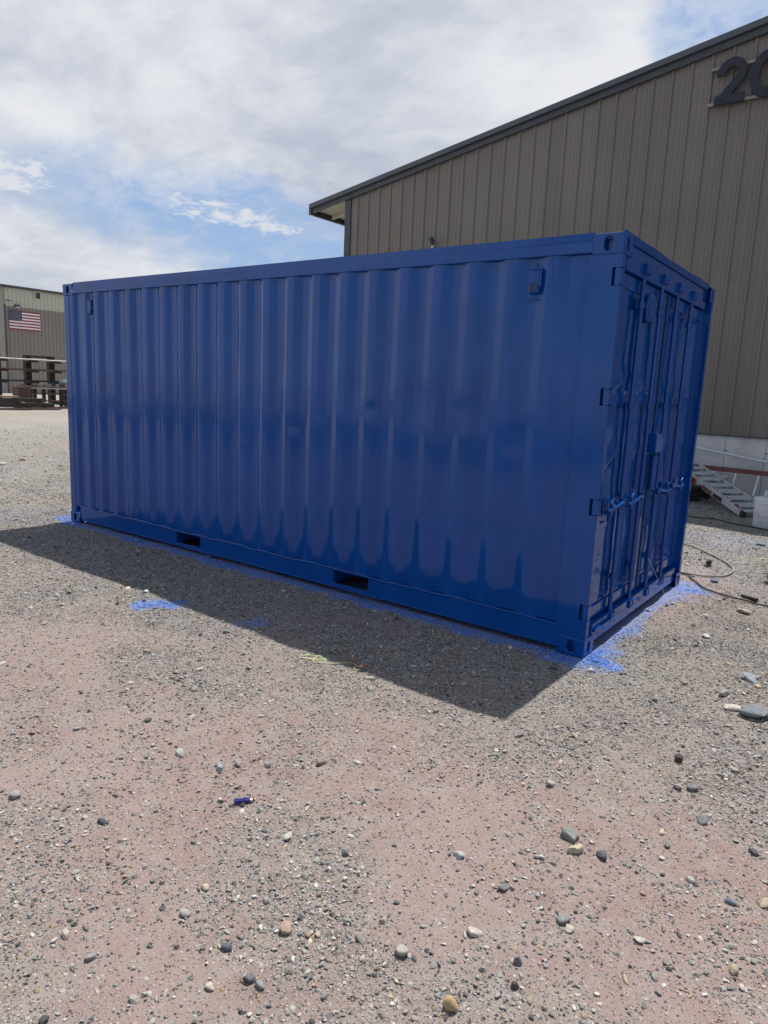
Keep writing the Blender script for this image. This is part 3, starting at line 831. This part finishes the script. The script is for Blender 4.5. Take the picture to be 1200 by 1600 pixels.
    for i, x in enumerate(xs):
        z = 2.597-(.016 if (i % 4) in (1, 2) else 0); vs += [(x, .056, z), (x, W-.056, z)]
        if i: k = 2*i; fs.append((k-2, k, k+1, k-1))
    me = bpy.data.meshes.new('roof_sheet'); me.from_pydata(vs, [], fs); link('roof_sheet', me, B, c)
    vs = []; fs = []
    for i, y in enumerate(np.arange(.11, W-.10, .0557)):
        x = -L+(.012 if (i % 4) in (0, 1) else .05); vs += [(x, y, .17), (x, y, 2.45)]
        if i: k = 2*i; fs.append((k-2, k, k+1, k-1))
    me = bpy.data.meshes.new('front_wall'); me.from_pydata(vs, [], fs); link('front_wall', me, B, c)
    MB().box(-L+.01, -L+.07, .187, W-.187, 2.44, 2.585).build('front_top_rail', B, c, .004)
    MB().box(-L+.01, -L+.07, .187, W-.187, .02, .17).build('front_bottom_rail', B, c, .004)
    MB().box(-L+.2, -.2, .07, W-.07, .165, .185).build('floor', M['wood'], c)
    # -- door header, gutter, sill
    MB().box(-.12, -.030, .166, W-.166, 2.408, 2.560).build('door_header', B, c, .004)
    g = MB(); vs = []; fs = []
    ys = np.linspace(.02, W-.19, 30)
    for i, y in enumerate(ys):
        wv = .0025*math.sin(y*4)+.0015*math.sin(y*11); t = .004*min(1, max(0, (.12-y)/.1))
        for x, z in ((-.14, 2.562), (-.018+wv*.4, 2.562), (-.006+wv, 2.602+wv+t), (-.012+wv, 2.605+wv+t), (-.030, 2.572), (-.14, 2.60)): vs.append((x, y, z))
        if i: k = 6*i; fs += [(k-6+j, k-6+(j+1) % 6, k+(j+1) % 6, k+j) for j in range(6)]
    fs += [tuple(range(6)), tuple(len(vs)-6+j for j in range(6))]
    g.add(vs, fs); g.build('rain_gutter', B, c)
    MB().box(-.14, -.020, .166, W-.166, .040, .168).build('door_sill', B, c, .004)
    MB().box(-.02, .0, .18, .60, .118, .130).build('sill_lip', B, c)
    # -- doors
    hb = (.55, .98, 1.40, 1.83)
    def door(y0, y1, bars, hand):
        d = thing_part('door', c)
        z0, z1 = .182, 2.402; xf = -.058
        def frame_bits():
            b = MB()
            b.box(-.10, xf, y0, y0+.075, z0, z1).box(-.10, xf, y1-.075, y1, z0, z1).box(-.10, xf, y0+.075, y1-.075, z0, z0+.085).box(-.10, xf, y0+.075, y1-.075, z1-.085, z1)
            return b
        frame_bits().build('door_frame', B, d, .004)
        # pressed panel: three tiers of upright flutes with ledges between
        ya, yb_ = y0+.075, y1-.075; za, zb = z0+.085, z1-.085
        wd = yb_-ya; yb1 = [0, .09]; t = .09
        lm = .22 if hand < 0 else .08; fl = (wd-lm-.08)/3
        rec = [(.0, 0)]
        brk = []
        for k in range(3):
            s = lm+k*fl
            brk += [(s+.02, 0), (s+.05, 1), (s+fl-.05, 1), (s+fl-.02, 0)]
        tiers = [(za+.02, .90), (.955, 1.615), (1.670, zb-.02)]
        Yl = sorted(set([0.0, wd] + [b[0] for b in brk] + list(np.linspace(0, wd, 50))))
        Zl = sorted(set([za, zb] + sum([[a, a+.028, b-.028, b] for a, b in tiers], []) + list(np.linspace(za, zb, 90))))
        bx, bv = [0]+[b[0] for b in brk]+[wd], [0]+[b[1] for b in brk]+[0]
        ry = np.interp(Yl, bx, bv)
        zx, zv = [za], [0]
        for a, b in tiers: zx += [a, a+.028, b-.028, b]; zv += [0, 1, 1, 0]
        zx.append(zb); zv.append(0)
        rz = np.interp(Zl, zx, zv)
        Yg, Zg = np.meshgrid(np.array(Yl), np.array(Zl))
        D = .034*np.outer(rz, ry) + .028*(fbm(Yg+y0*3, Zg, 1.9, 31, 3)-.5) + .010*(fbm(Yg+y0*3, Zg, 5, 37, 2)-.5)
        for zc, yc, wy, a, sl in ((1.76, .26, .20, .022, .25), (1.27, .20, .17, .026, .35), (1.74, .72, .22, .014, -.2), (1.30, .85, .2, .012, .2), (.98, .3, .2, .010, .1)):
            k_ = a if hand < 0 else a*.6
            D -= k_*np.exp(-((Zg-zc-sl*(Yg-yc))/.045)**2)*np.exp(-((Yg-yc)/wy)**4)
        edge = np.minimum(np.minimum(Yg, wd-Yg), np.minimum(Zg-za, zb-Zg)); D = D*np.clip(edge/.04, 0, 1)
        co = np.stack([xf-.012-D, Yg+ya, Zg], -1).reshape(-1, 3); ny = len(Yl); nz = len(Zl)
        idx = np.arange(ny*nz).reshape(nz, ny)
        q = np.stack([idx[:-1, :-1], idx[:-1, 1:], idx[1:, 1:], idx[1:, :-1]], -1).reshape(-1, 4)
        link('door_panel', mesh_np('door_panel', co, q), M['wet'], d, smooth=38)
        for yy in bars:
            xb = -.036
            k = MB().tube([(xb, yy, .12), (xb, yy, 2.475)], .0155, 14).build('locking_bar', B, d, smooth=50)
            for z in (.135, 2.462):
                s = 1 if z > 1 else -1
                m_ = MB()
                m_.box(-.030, -.004, yy-.040, yy-.026, z-.030, z+.024).box(-.030, -.004, yy+.026, yy+.040, z-.030, z+.024)
                m_.box(-.052, -.008, yy-.024, yy+.024, z-.024, z+.018).box(-.030, -.006, yy-.040, yy+.040, z+.0305*s-.006, z+.0305*s+.006)
                m_.tube([(-.016, yy-.02, z+.012), (-.016, yy+.045, z+.022)], .012, 8)
                m_.build('cam_keeper', B, d, .004)
            for z in (2.24, 1.60, .42):
                m_ = MB(); m_.box(-.060, -.052, yy-.042, yy+.042, z-.022, z+.022); m_.tube([(xb, yy, z-.020), (xb, yy, z+.020)], .0235, 12)
                m_.build('bar_bracket', B, d, .004)
            # handle lever with hub and catch
            zh = .945; ln = .34
            m_ = MB(); m_.tube([(-.018, yy, zh), (-.012, yy+hand*.05, zh+.004), (-.008, yy+hand*.16, zh-.012), (-.006, yy+hand*ln, zh-.018)], .011, 8, True, [.014, .012, .010, .010])
            m_.box(-.040, -.006, yy-.024, yy+.024, zh-.026, zh+.026)
            m_.build('door_handle', B, d, .003, smooth=45)
            yc = yy+hand*(ln-.08)
            m_ = MB(); m_.box(-.056, -.050, yc-.05, yc+.05, zh-.07, zh+.05); m_.box(-.052, -.002, yc-.03, yc+.022, zh-.052, zh-.036); m_.box(-.012, .0, yc-.03, yc+.022, zh-.036, zh+.012)
            m_.tube([(-.03, yc+.03, zh+.02), (-.006, yc+.01, zh+.045), (-.012, yc-.03, zh+.02)], .010, 7)
            m_.build('handle_catch', B, d, .003)
        return d
    def thing_part(name, parent):
        o = bpy.data.objects.new(name, None); col.objects.link(o); o.parent = parent; return o
    dl = door(.062, 1.214, hb[:2], -1); dr = door(1.222, W-.062, hb[2:], 1)
    MB().box(-.075, -.050, 1.2135, 1.2225, .19, 2.40).build('door_gasket', M['rubber'], c)
    for y in (.0625, W-.0625): MB().box(-.09, -.07, y-.012, y+.002, .19, 2.40).build('door_gasket', M['rubber'], c)
    # lock box at the centre, lower guard, data plates
    MB().box(-.058, .002, 1.13, 1.27, 1.255, 1.395).build('lock_box', B, c, .006)
    MB().box(-.058, -.010, 1.27, 1.36, 1.25, 1.36).build('lock_box_wing', B, c, .006)
    MB().tube([(-.030, 1.235, .97), (-.030, 1.235, 1.235)], .026, 14).build('lock_tube', B, c, .006, smooth=50)
    MB().prism([(.70, 2.16), (.84, 2.16), (.875, 2.21), (.86, 2.31), (.80, 2.35), (.72, 2.34), (.68, 2.27)], 0, -.07, -.022).build('round_vent_cover', B, dl, .02)
    p = MB().box(-.0575, -.052, .115, .30, .32, .62).build('data_plate', B, dl, .002)
    p = MB().box(-.0515, -.049, .140, .275, .35, .59).build('plate_face', B, dl, .001)
    MB().box(-.0575, -.053, .09, .36, .80, .835).build('plate_rail', B, dl, .001)
    # loose wire seal hanging from the handles
    MB().tube([(-.004, 1.30, .42), (.012, 1.5, .26), (.02, 1.72, .10), (.03, 1.78, .04)], .0018, 6).build('wire_seal', M['alu'], dr)
make_container()

# ------------------------------------------------------------------ ladders, pail, pipe by the warehouse
def clutter():
    def gz(x, y): return float(terrain(x, y))
    # red ladder on its edge against the stem wall
    l = thing('extension_ladder', 'red fibreglass ladder standing on its long edge against the concrete wall', 'ladder')
    zb = .10; y0, y1 = 8.12, 8.36
    a = (-3.4, y1, .585); b = (1.6, y1-.05, .545); MB().bar(a, b, .03, .075).build('side_rail', M['redfibre'], l, .004)
    a2 = (-3.4, y0, .155); b2 = (1.6, y0-.05, .155); MB().bar(a2, b2, .03, .075).build('side_rail', M['redfibre'], l, .004)
    for k in range(15):
        x = -3.3+.335*k
        MB().tube([(x, y0-.0, .19), (x+.02, y1, .55)], .019, 10).build('rung', M['alu'], l, smooth=50)
    # aluminium ladder leaning on the pile, foot on the gravel
    F = Vector((-.16, 6.50, gz(-.16, 6.5)+.05)); U = Vector((-1.10, 7.62, .42)) - F; U.normalize()
    V = Vector((.80, .60, 0)); V -= U*V.dot(U); V.normalize(); N = U.cross(V)
    if N.z < 0: N = -N
    ld = thing('aluminium_ladder', 'aluminium ladder with orange rail ends lying tilted on a dark pile beside the white pail', 'ladder')
    for s in (0, .40):
        p0 = F+V*s; p1 = p0+U*2.3
        MB().bar(p0, p1, .030, .085, N).build('side_rail', M['alu'], ld, .004)
        q0 = p0+N*.075-V*.0+U*(.15 if s else .0); MB().bar(p0+N*.06+U*.35, p1+N*.06, .022, .03, N).build('upper_rail', M['alu'], ld, .003)
    for k in range(8):
        t = .10+k*.285; a = F+U*t+N*.01; b_ = a+V*.40
        MB().bar(a, b_, .085, .028, N).build('tread', M['alu'], ld, .003)
        a = F+U*(t+.10)+N*.055; MB().bar(a+V*.03, a+V*.37, .06, .026, N).build('tread', M['alu'], ld, .003)
        e = MB(); e.bar(a-V*.0, a+V*.03, .07, .035, N); e.build('tread_bracket', M['redfibre'], ld)
    MB().bar(F+U*1.35-V*.018+N*.0, F+U*1.75-V*.018, .012, .10, N).build('rail_cover', M['orange'], ld)
    MB().bar(F+U*.85-V*.018+N*.0, F+U*1.15-V*.018, .008, .06, N).build('warning_label', M['redfibre'], ld)
    MB().bar(F+U*.55-V*.018+N*.0, F+U*.80-V*.018, .008, .06, N).build('warning_label', M['black'], ld)
    for s in (0, .40): MB().bar(F+V*s-U*.05, F+V*s+U*.04, .045, .095, N).build('foot', M['rubber'], ld, .006)
    # second short aluminium ladder behind
    l2 = thing('aluminium_ladder', 'shorter aluminium ladder half hidden behind the container’s far door corner', 'ladder')
    F2 = Vector((-.80, 7.9, .40)); U2 = Vector((-.8, .25, .12)).normalized(); V2 = Vector((.25, .75, .05)).normalized(); N2 = U2.cross(V2); N2 = N2 if N2.z > 0 else -N2
    for s in (0, .36): MB().bar(F2+V2*s, F2+V2*s+U2*1.6, .025, .07, N2).build('side_rail', M['alu'], l2, .003)
    for k in range(5): MB().bar(F2+U2*(.1+.3*k), F2+U2*(.1+.3*k)+V2*.36, .07, .026, N2).build('tread', M['alu'], l2, .003)
    # dark pile: coil of thick hose and boards
    pts = []
    for k in range(90):
        a = k*.24; r = .52+.05*math.sin(k*.7); pts.append((-1.45+r*1.15*math.cos(a), 7.55+r*math.sin(a)*.62, .16+k*.0024+.012*math.sin(k*1.3)))
    tag(MB().tube(pts, .035, 8).build('hose_coil', M['rubber'], smooth=60), 'coil of thick black hose under the tilted aluminium ladder', 'hose')
    for k, (x, y, z, a, lab) in enumerate(((-1.5, 7.5, .115, .25, 'lowest dark board in the pile under the aluminium ladder'), (-1.62, 7.6, .40, .1, 'upper dark board in the pile under the aluminium ladder'))):
        o = MB().box(-.75, .55, -.13, .13, 0, .045).build('board', M['oldsteel'], loc=(x, y, z)); o.rotation_euler = (0, 0, a); tag(o, lab, 'board')
    # pale pipe along the wall
    o = MB().tube([(-2.6, 8.50, 1.02), (-1.26, 8.47, .87), (1.4, 8.42, .52)], .019, 10).build('pale_pipe', M['pvc'], smooth=50)
    tag(o, 'thin pale grey pipe leaning along the concrete wall above the red ladder', 'pipe')
    # pail
    px, py = .205, 5.86; z = gz(px, py)
    p = thing('pail', 'white plastic paint pail with lid standing in the sun at the right edge', 'bucket', (px, py, z))
    MB().lathe([(.132, .0), (.138, .008), (.150, .30), (.150, .34)], 36).build('body', M['white'], p, smooth=40)
    MB().lathe([(.158, .305), (.160, .312), (.160, .322), (.154, .326)], 36).build('rim_band', M['white'], p, smooth=40)
    MB().lathe([(.158, .341), (.160, .350), (.160, .372), (.152, .378), (.140, .372)], 36).build('lid', M['white'], p, smooth=40)
    pts = [(.156*math.cos(a), .156*math.sin(a)-.012, .31-.16*math.sin((a-R(190))/R(160)*math.pi)) for a in np.linspace(R(190), R(350), 14)]
    MB().tube(pts, .003, 6).build('bail', M['steel'], p)
    cu = thing('paint_cup', 'small grey metal cup standing on the white pail’s lid', 'cup', (px-.03, py+.02, z+.372))
    MB().lathe([(.028, .0), (.034, .06), (.026, .065), (.020, .08), (.020, .10)], 18).build('body', M['alu'], cu, smooth=40)
    # hoses
    def lay(pts, r, name, m, label, cat, sub=10):
        P = [Vector((x, y, 0)) for x, y in pts]; out = []
        for i in range(len(P)-1):
            p0, p1, p2, p3 = P[max(i-1, 0)], P[i], P[i+1], P[min(i+2, len(P)-1)]
            for k in range(sub):
                t = k/sub; v = .5*((2*p1)+(p2-p0)*t+(2*p0-5*p1+4*p2-p3)*t*t+(3*p1-p0-3*p2+p3)*t**3)
                out.append((v.x, v.y, gz(v.x, v.y)+r*1.3+.004))
        o = MB().tube(out, r, 8).build(name, m, smooth=60); tag(o, label, cat); return o
    lay([(-1.6, 5.75), (-.74, 5.83), (-.28, 5.82), (.02, 5.68), (.6, 5.5), (1.6, 5.6)], .007, 'spray_hose', M['rubber'], 'thin dark hose running across the sunlit gravel to the white pail', 'hose')
    lay([(-.9, 4.35), (-.39, 4.14), (-.03, 3.83), (.16, 3.62), (.27, 3.42), (.30, 3.22), (.26, 3.06), (.10, 2.93), (-.05, 2.88), (-.4, 2.95)], .0085, 'spray_hose', M['hose'], 'dusty grey hose bent in a loop beside the container’s far door corner', 'hose')
    lay([(-.3, 2.98), (-.04, 2.83), (.07, 2.64), (.19, 2.47), (.34, 2.37), (.49, 2.30), (.74, 2.21), (1.5, 2.1)], .007, 'spray_hose', M['rubber'], 'thin dark hose trailing from the loop out past the right edge', 'hose')
    o = MB().tube([(.53, 2.36, gz(.53, 2.36)+.025), (.66, 2.29, gz(.66, 2.29)+.025)], .02, 10, True, [.014, .02]).build('hose_coupling', M['rubber'], smooth=50)
    tag(o, 'short black hose coupling lying on the gravel beside the thin trailing hose', 'coupling')
    # weeds
    def weed(x, y, n, h, label):
        t = thing('weed', label, 'plant', (x, y, gz(x, y)))
        b = MB()
        for k in range(n):
            a = random.uniform(0, 6.28); r = random.uniform(.02, h*1.1); w = random.uniform(.004, .008); zt = random.uniform(.4, 1)*h
            d = Vector((math.cos(a), math.sin(a), 0)); s = Vector((-d.y, d.x, 0))
            p0 = d*.01; p1 = d*r*.5+Vector((0, 0, zt*.8)); p2 = d*r+Vector((0, 0, zt))
            b.add([p0-s*w, p0+s*w, p1+s*w*.8, p1-s*w*.8, p2], [(0, 1, 2, 3), (3, 2, 4)])
        tag(b.build('blades', M['weed'], t), kind='stuff')
        MB().tube([(0, 0, -.01), (.003, .002, .03)], .008, 6).build('root', M['weed'], t)
    weed(.06, 3.36, 60, .07, 'small dry weed tuft growing inside the dusty hose loop')
    weed(.66, 3.15, 160, .11, 'larger dark weed tuft growing at the right edge beyond the hoses')
    # string with dry leaves, lighter
    pts = []
    z = lambda x, y: gz(x, y)+.014
    cx, cy = -1.27, -1.15
    raw = [(cx-.10, cy-.02), (cx-.03, cy+.045), (cx+.05, cy+.05), (cx-.05, cy-.03), (cx-.09, cy-.045), (cx+.01, cy-.01), (cx+.07, cy+.02), (cx-.02, cy+.06), (cx+.02, cy-.04), (cx+.10, cy+.02), (-1.12, -1.08), (-1.08, -1.03), (-1.03, -1.04), (-1.00, -1.10), (-.95, -1.09)]
    lay(raw, .0024, 'string', M['string'], 'tangle of pale yellow green string at the edge of the container’s shadow', 'string', 8)
    for k, (x, y, a, lab) in enumerate(((-1.075, -1.03, .2, 'curled brown dry leaf on the string, nearer its tangle'), (-.955, -1.07, 1.0, 'curled brown dry leaf at the free end of the pale string'))):
        b = MB(); n = 7; vs = []; fs = []
        for i in range(n):
            t = i/(n-1); w = .016*math.sin(math.pi*min(max(t, .04), .96)); x_ = (t-.5)*.065
            vs += [(x_, -w, .012*math.sin(math.pi*t)+.006), (x_, 0, .012*math.sin(math.pi*t)), (x_, w, .012*math.sin(math.pi*t)+.008)]
            if i: q = 3*i; fs += [(q-3, q, q+1, q-2), (q-2, q+1, q+2, q-1)]
        b.add(vs, fs); o = b.build('dry_leaf', M['leaf'], loc=(x, y, z(x, y)+.004)); o.rotation_euler = (0, 0, a)
        so = o.modifiers.new('solid', 'SOLIDIFY'); so.thickness = .0012; tag(o, lab, 'leaf')
    lx, ly = -.475, -2.455
    lg = thing('lighter', 'dark blue plastic lighter with reddish end lying on the pink gravel', 'lighter', (lx, ly, gz(lx, ly)+.012), R(52))
    prof = [(.0118*math.cos(a)*1.0, .0075*math.sin(a)) for a in np.linspace(0, 2*math.pi, 17)[:-1]]
    MB().prism(prof, 0, -.040, .022).build('body', M['lighter'], lg, .002, smooth=50)
    MB().prism([(y*.96, z_*.96) for y, z_ in prof], 0, .0225, .034).build('hood', M['steel'], lg, .001, smooth=50)
    MB().box(.0345, .040, -.006, .006, -.004, .006).build('button', M['flagred'], lg, .001)
    MB().tube([(.030, -.004, .0075), (.030, .004, .0075)], .0045, 12).build('spark_wheel', M['steel'], lg, smooth=30)
clutter()

# ------------------------------------------------------------------ stones
def ico(sub):
    bm = bmesh.new(); bmesh.ops.create_icosphere(bm, subdivisions=sub, radius=1.0)
    v = np.array([x.co[:] for x in bm.verts]); f = np.array([[y.index for y in x.verts] for x in bm.faces]); bm.free()
    return v, f
def stone_shape(sub, r, rough, flat):
    v, f = ico(sub)
    n = np.zeros(len(v))
    for k in range(9):                        # planar cuts give worn facets
        d = r.normal(size=3); d /= np.linalg.norm(d); off = r.uniform(.5, .85)
        s = v@d; over = np.maximum(s-off, 0); v = v-np.outer(over*rough, d)
    ph = r.uniform(0, 6, 6); v = v*(1+.07*np.sin(2.3*v[:, [0]]+ph[0])+.07*np.sin(2.9*v[:, [1]]+ph[1])+.05*np.sin(4.1*v[:, [2]]+ph[2]))
    v[:, 2] = np.where(v[:, 2] > .62, .62+(v[:, 2]-.62)*.35, v[:, 2])
    v = v*np.array([1, r.uniform(.55, .95), flat])
    return v, f
PAL = np.array([(.075, .080, .090), (.11, .115, .12), (.16, .165, .165), (.22, .22, .21), (.30, .29, .27), (.42, .40, .36), (.36, .29, .21), (.24, .17, .14), (.055, .055, .06), (.20, .20, .17)])
PW = np.array([.04, .09, .18, .23, .19, .07, .07, .07, .02, .04]); PW /= PW.sum()

def make_gravel():
    r = np.random.default_rng(11)
    N = 1500000
    # candidates in a wide wedge of yard round the viewpoint, thinning with distance
    dist = np.exp(r.uniform(np.log(.9), np.log(24), N)); ang = math.atan2(.805, -.593)+r.uniform(-.86, .86, N)
    x = CAM[0]+dist*np.cos(ang); y = CAM[1]+dist*np.sin(ang)
    d3 = np.sqrt(dist**2+CAM[2]**2)
    smin = np.maximum(.0036, d3*.00165)
    s = smin*(1-r.uniform(0, 1, N))**(-1/1.8)                  # power-law sizes
    s = np.minimum(s, .052)
    # density: N(>s) per m2 follows one law everywhere; correct for the log-radial sampling
    dens = 760*(smin/.02)**(-1.8); sample = N/(1.72*math.log(24/.9)*dist**2)
    g = gravel_mask(x, y); clump = fbm(x, y, 3.2, 77, 4)
    mod = (.50+1.5*g)*(.45+1.2*sst(clump, .35, .72))
    big = s > .020
    keep = r.uniform(0, 1, N) < dens*mod*np.where(s > .028, .03, np.where(big, .42, 1.0))/sample
    inside = (x < .01) & (x > -6.06) & (y > 0) & (y < 2.44)
    keep &= ~inside & (y < 8.6)
    x, y, s, d3 = x[keep], y[keep], s[keep], d3[keep]
    h = terrain(x, y); pm = paint_mask(x, y)
    ci = r.choice(len(PAL), len(x), p=PW)
    tone = np.minimum(PAL[ci]*r.uniform(.95, 1.6, (len(x), 1)), .5)
    px = s*694/d3
    out_v, out_f, out_c, out_p, out_s = [], [], [], [], []; base = 0
    groups = [(px >= 7, 3, 10), (px < 7, 1, 14)]
    for mask, sub, nvar in ((px >= 9, 3, 8), ((px >= 4) & (px < 9), 2, 12), (px < 4, 1, 16)):
        ids = np.where(mask)[0]
        if not len(ids): continue
        shapes = []
        for k in range(nvar):
            if sub == 1 and k % 2 == 0:
                v = np.array([(1, 0, 0), (-1, 0, 0), (0, 1, 0), (0, -1, 0), (0, 0, 1), (0, 0, -1.)]) * r.uniform(.6, 1.1, (6, 1)); v = v*np.array([1, r.uniform(.6, 1), r.uniform(.45, .8)])
                f = np.array([(0, 2, 4), (2, 1, 4), (1, 3, 4), (3, 0, 4), (2, 0, 5), (1, 2, 5), (3, 1, 5), (0, 3, 5)])
                shapes.append((v, f))
            else: shapes.append(stone_shape(sub, r, r.uniform(.7, 1), r.uniform(.36, .66)))
        which = r.integers(0, nvar, len(ids))
        for k in range(nvar):
            q = ids[which == k]
            if not len(q): continue
            v, f = shapes[k]; n = len(q)
            a = r.uniform(0, 2*np.pi, n); tx = r.normal(0, .22, n); ty = r.normal(0, .22, n)
            V = np.repeat(v[None]*.5, n, 0)*s[q][:, None, None]*r.uniform(.8, 1.15, (n, 1, 3))
            V[:, :, 2] += V[:, :, 0]*tx[:, None]+V[:, :, 1]*ty[:, None]
            X = V[:, :, 0]*np.cos(a)[:, None]-V[:, :, 1]*np.sin(a)[:, None]; Y = V[:, :, 0]*np.sin(a)[:, None]+V[:, :, 1]*np.cos(a)[:, None]
            Z = V[:, :, 2]+h[q][:, None]+s[q][:, None]*r.uniform(.06, .26, n)[:, None]
            co = np.stack([X+x[q][:, None], Y+y[q][:, None], Z], -1).reshape(-1, 3)
            F = (f[None]+(np.arange(n)*len(v))[:, None, None]).reshape(-1, 3)+base
            out_v.append(co); out_f.append(F); base += len(co)
            out_c.append(np.repeat(tone[q], len(v), 0)); out_s.append(np.full(n*len(f), sub > 2)); out_p.append(np.repeat(pm[q], len(v)))
    co = np.concatenate(out_v); F = np.concatenate(out_f); C = np.concatenate(out_c); Pm = np.concatenate(out_p)
    print('gravel stones', len(x), 'tris', len(F), [int((px>a).sum()) for a in (4,9)])
    me = mesh_np('gravel', co, F)
    C4 = np.concatenate([C, np.ones((len(C), 1))], 1).astype(np.float32)
    at = me.attributes.new('tone', 'FLOAT_COLOR', 'POINT'); at.data.foreach_set('color', C4.ravel())
    at = me.attributes.new('paint', 'FLOAT', 'POINT'); at.data.foreach_set('value', Pm.astype(np.float32))
    me.polygons.foreach_set('use_smooth', np.concatenate(out_s))
    o = link('gravel', me, M['stone']); tag(o, 'loose grey and tan gravel strewn over the pinkish yard', 'gravel', None, 'stuff')
make_gravel()

ROCKS = [  # x, y, size, tone, flatness, label
 (.634, -1.805, .078, (.20, .20, .19), .62, 'grey rough rock touching the cream block in the right foreground'),
 (.674, -1.872, .058, (.42, .37, .28), .75, 'cream blocky stone just in front of the grey rough rock'),
 (.759, -1.831, .058, (.085, .095, .12), .55, 'dark blue grey oval stone right of the cream block'),
 (.367, -2.198, .046, (.33, .35, .36), .6, 'pale bluish grey rounded stone alone on pink dirt left of the cream block'),
 (.654, -2.734, .048, (.44, .31, .17), .85, 'tan yellowish upright stone near the bottom edge'),
 (.808, -.91, .055, (.055, .05, .045), .7, 'dark brown stone alone on the dirt below the container’s near corner'),
 (1.009, -.163, .165, (.17, .19, .21), .42, 'largest stone, a flat blue grey rock at the right edge'),
 (.905, -.150, .085, (.46, .43, .37), .5, 'pale cream stone against the left end of the largest flat rock'),
 (.734, -2.477, .036, (.15, .16, .18), .7, 'grey egg shaped stone above the dark upright pebble near the bottom'),
 (.761, -2.559, .031, (.07, .075, .085), .9, 'dark upright pebble below the grey egg shaped stone'),
 (.991, -2.154, .032, (.46, .42, .37), .7, 'small whitish square stone in the lower right foreground'),
 (.895, -1.535, .032, (.50, .44, .30), .65, 'pale yellow pebble in a gravel patch right of the rough rock'),
 (1.199, -1.421, .042, (.09, .095, .11), .7, 'dark slate pebble by the right edge level with the cream block'),
 (1.251, -2.102, .040, (.34, .28, .20), .65, 'tan round stone in the lower right corner region'),
 (.561, -2.235, .044, (.16, .165, .17), .55, 'mid grey oval stone below and left of the cream block'),
 (.803, -2.257, .033, (.42, .39, .34), .6, 'pale oval pebble beside a dark flat pebble in the lower middle'),
 (1.186, -1.786, .037, (.15, .17, .21), .6, 'blue grey oval pebble near the right edge in the foreground'),
 (-.742, -2.353, .043, (.30, .33, .37), .75, 'pale bluish round stone above and left of the lighter'),
 (-.227, -2.855, .034, (.44, .38, .30), .65, 'cream oval pebble on pink dirt below the lighter'),
 (.029, -2.981, .034, (.10, .11, .13), .7, 'dark angular pebble left of the bottom middle'),
 (.161, -3.012, .036, (.12, .125, .14), .75, 'dark pebble with pale cap, left one of the touching pair near the bottom'),
 (.197, -3.008, .034, (.24, .25, .26), .65, 'grey rounded pebble, right one of the touching pair near the bottom'),
 (-.384, -3.251, .034, (.42, .38, .33), .7, 'pale cream pebble in the lower left foreground'),
 (-.162, -3.436, .028, (.06, .065, .07), .7, 'dark pebble close to the bottom left corner'),
 (-.785, -2.88, .050, (.065, .075, .085), .4, 'dark flat slate stone near the left edge of the foreground'),
 (-.251, -3.248, .037, (.27, .27, .26), .5, 'light grey flat oval stone in the lower left foreground'),
 (.038, -2.441, .028, (.13, .15, .19), .85, 'small upright blue grey pebble right of the lighter'),
 (-.178, -2.971, .033, (.30, .30, .28), .7, 'light grey pebble at the edge of a gravel clump in the lower left'),
 (-.020, -2.772, .030, (.28, .29, .29), .6, 'grey oval pebble between the lighter and the bottom edge'),
 (.088, -3.096, .032, (.46, .42, .35), .6, 'whitish flat pebble near the bottom, left of middle'),
 (.622, 1.898, .118, (.40, .36, .29), .45, 'smooth tan rock on the gravel in front of the container doors'),
 (.511, 1.067, .066, (.46, .45, .42), .45, 'white flat stone on the gravel right of the near door'),
 (.232, 2.782, .070, (.10, .14, .26), .55, 'bluish paint dusted stone beside the hose'),
 (.331, 4.708, .105, (.16, .20, .26), .45, 'blue grey flat stone beyond the hose loop'),
 (.829, .038, .088, (.26, .25, .22), .5, 'grey tan stone behind the largest flat rock'),
 (.905, .409, .125, (.24, .27, .31), .35, 'flat blue grey slab stone near the right edge, behind the others'),
 (-11.402, 1.77, .135, (.46, .44, .40), .5, 'pale stone on the open yard at the left edge'),
 (-11.893, 2.369, .125, (.46, .44, .40), .5, 'pale stone on the open yard between the left edge and container'),
]
def make_rocks():
    r = np.random.default_rng(3)
    for (x, y, s, t, fl, lab) in ROCKS:
        v, f = stone_shape(3 if s < .07 else 4, r, 1.0 if 'block' in lab or 'square' in lab or 'rough' in lab else r.uniform(.6, .95), fl)
        co = v*s*.5*1.08; nz = .03*s*np.stack([fbm(v[:, 0]*2+7*k, v[:, 1]*2+v[:, 2]*1.7, 1.5, 40+k) for k in range(3)], -1); co = co+nz-.015*s
        me = mesh_np('rock', co, f)
        at = me.attributes.new('tone', 'FLOAT_COLOR', 'POINT'); at.data.foreach_set('color', np.tile(np.array((*t, 1.0), np.float32), len(co)))
        at = me.attributes.new('paint', 'FLOAT', 'POINT'); at.data.foreach_set('value', np.full(len(co), float(paint_mask(np.array([x]), np.array([y]))[0]), np.float32))
        o = link('rock' if s > .05 else 'pebble', me, M['stone'], smooth=35 if s > .05 else 60)
        o.location = (x, y, float(terrain(x, y))+s*fl*.30)
        o.rotation_euler = (r.normal(0, .12), r.normal(0, .12), r.uniform(0, 6.28) if s < .1 else -.5)
        if 'upright' in lab: o.rotation_euler = (0, 1.1, .6)
        tag(o, lab, 'stone', 'separate stones on the yard')
make_rocks()
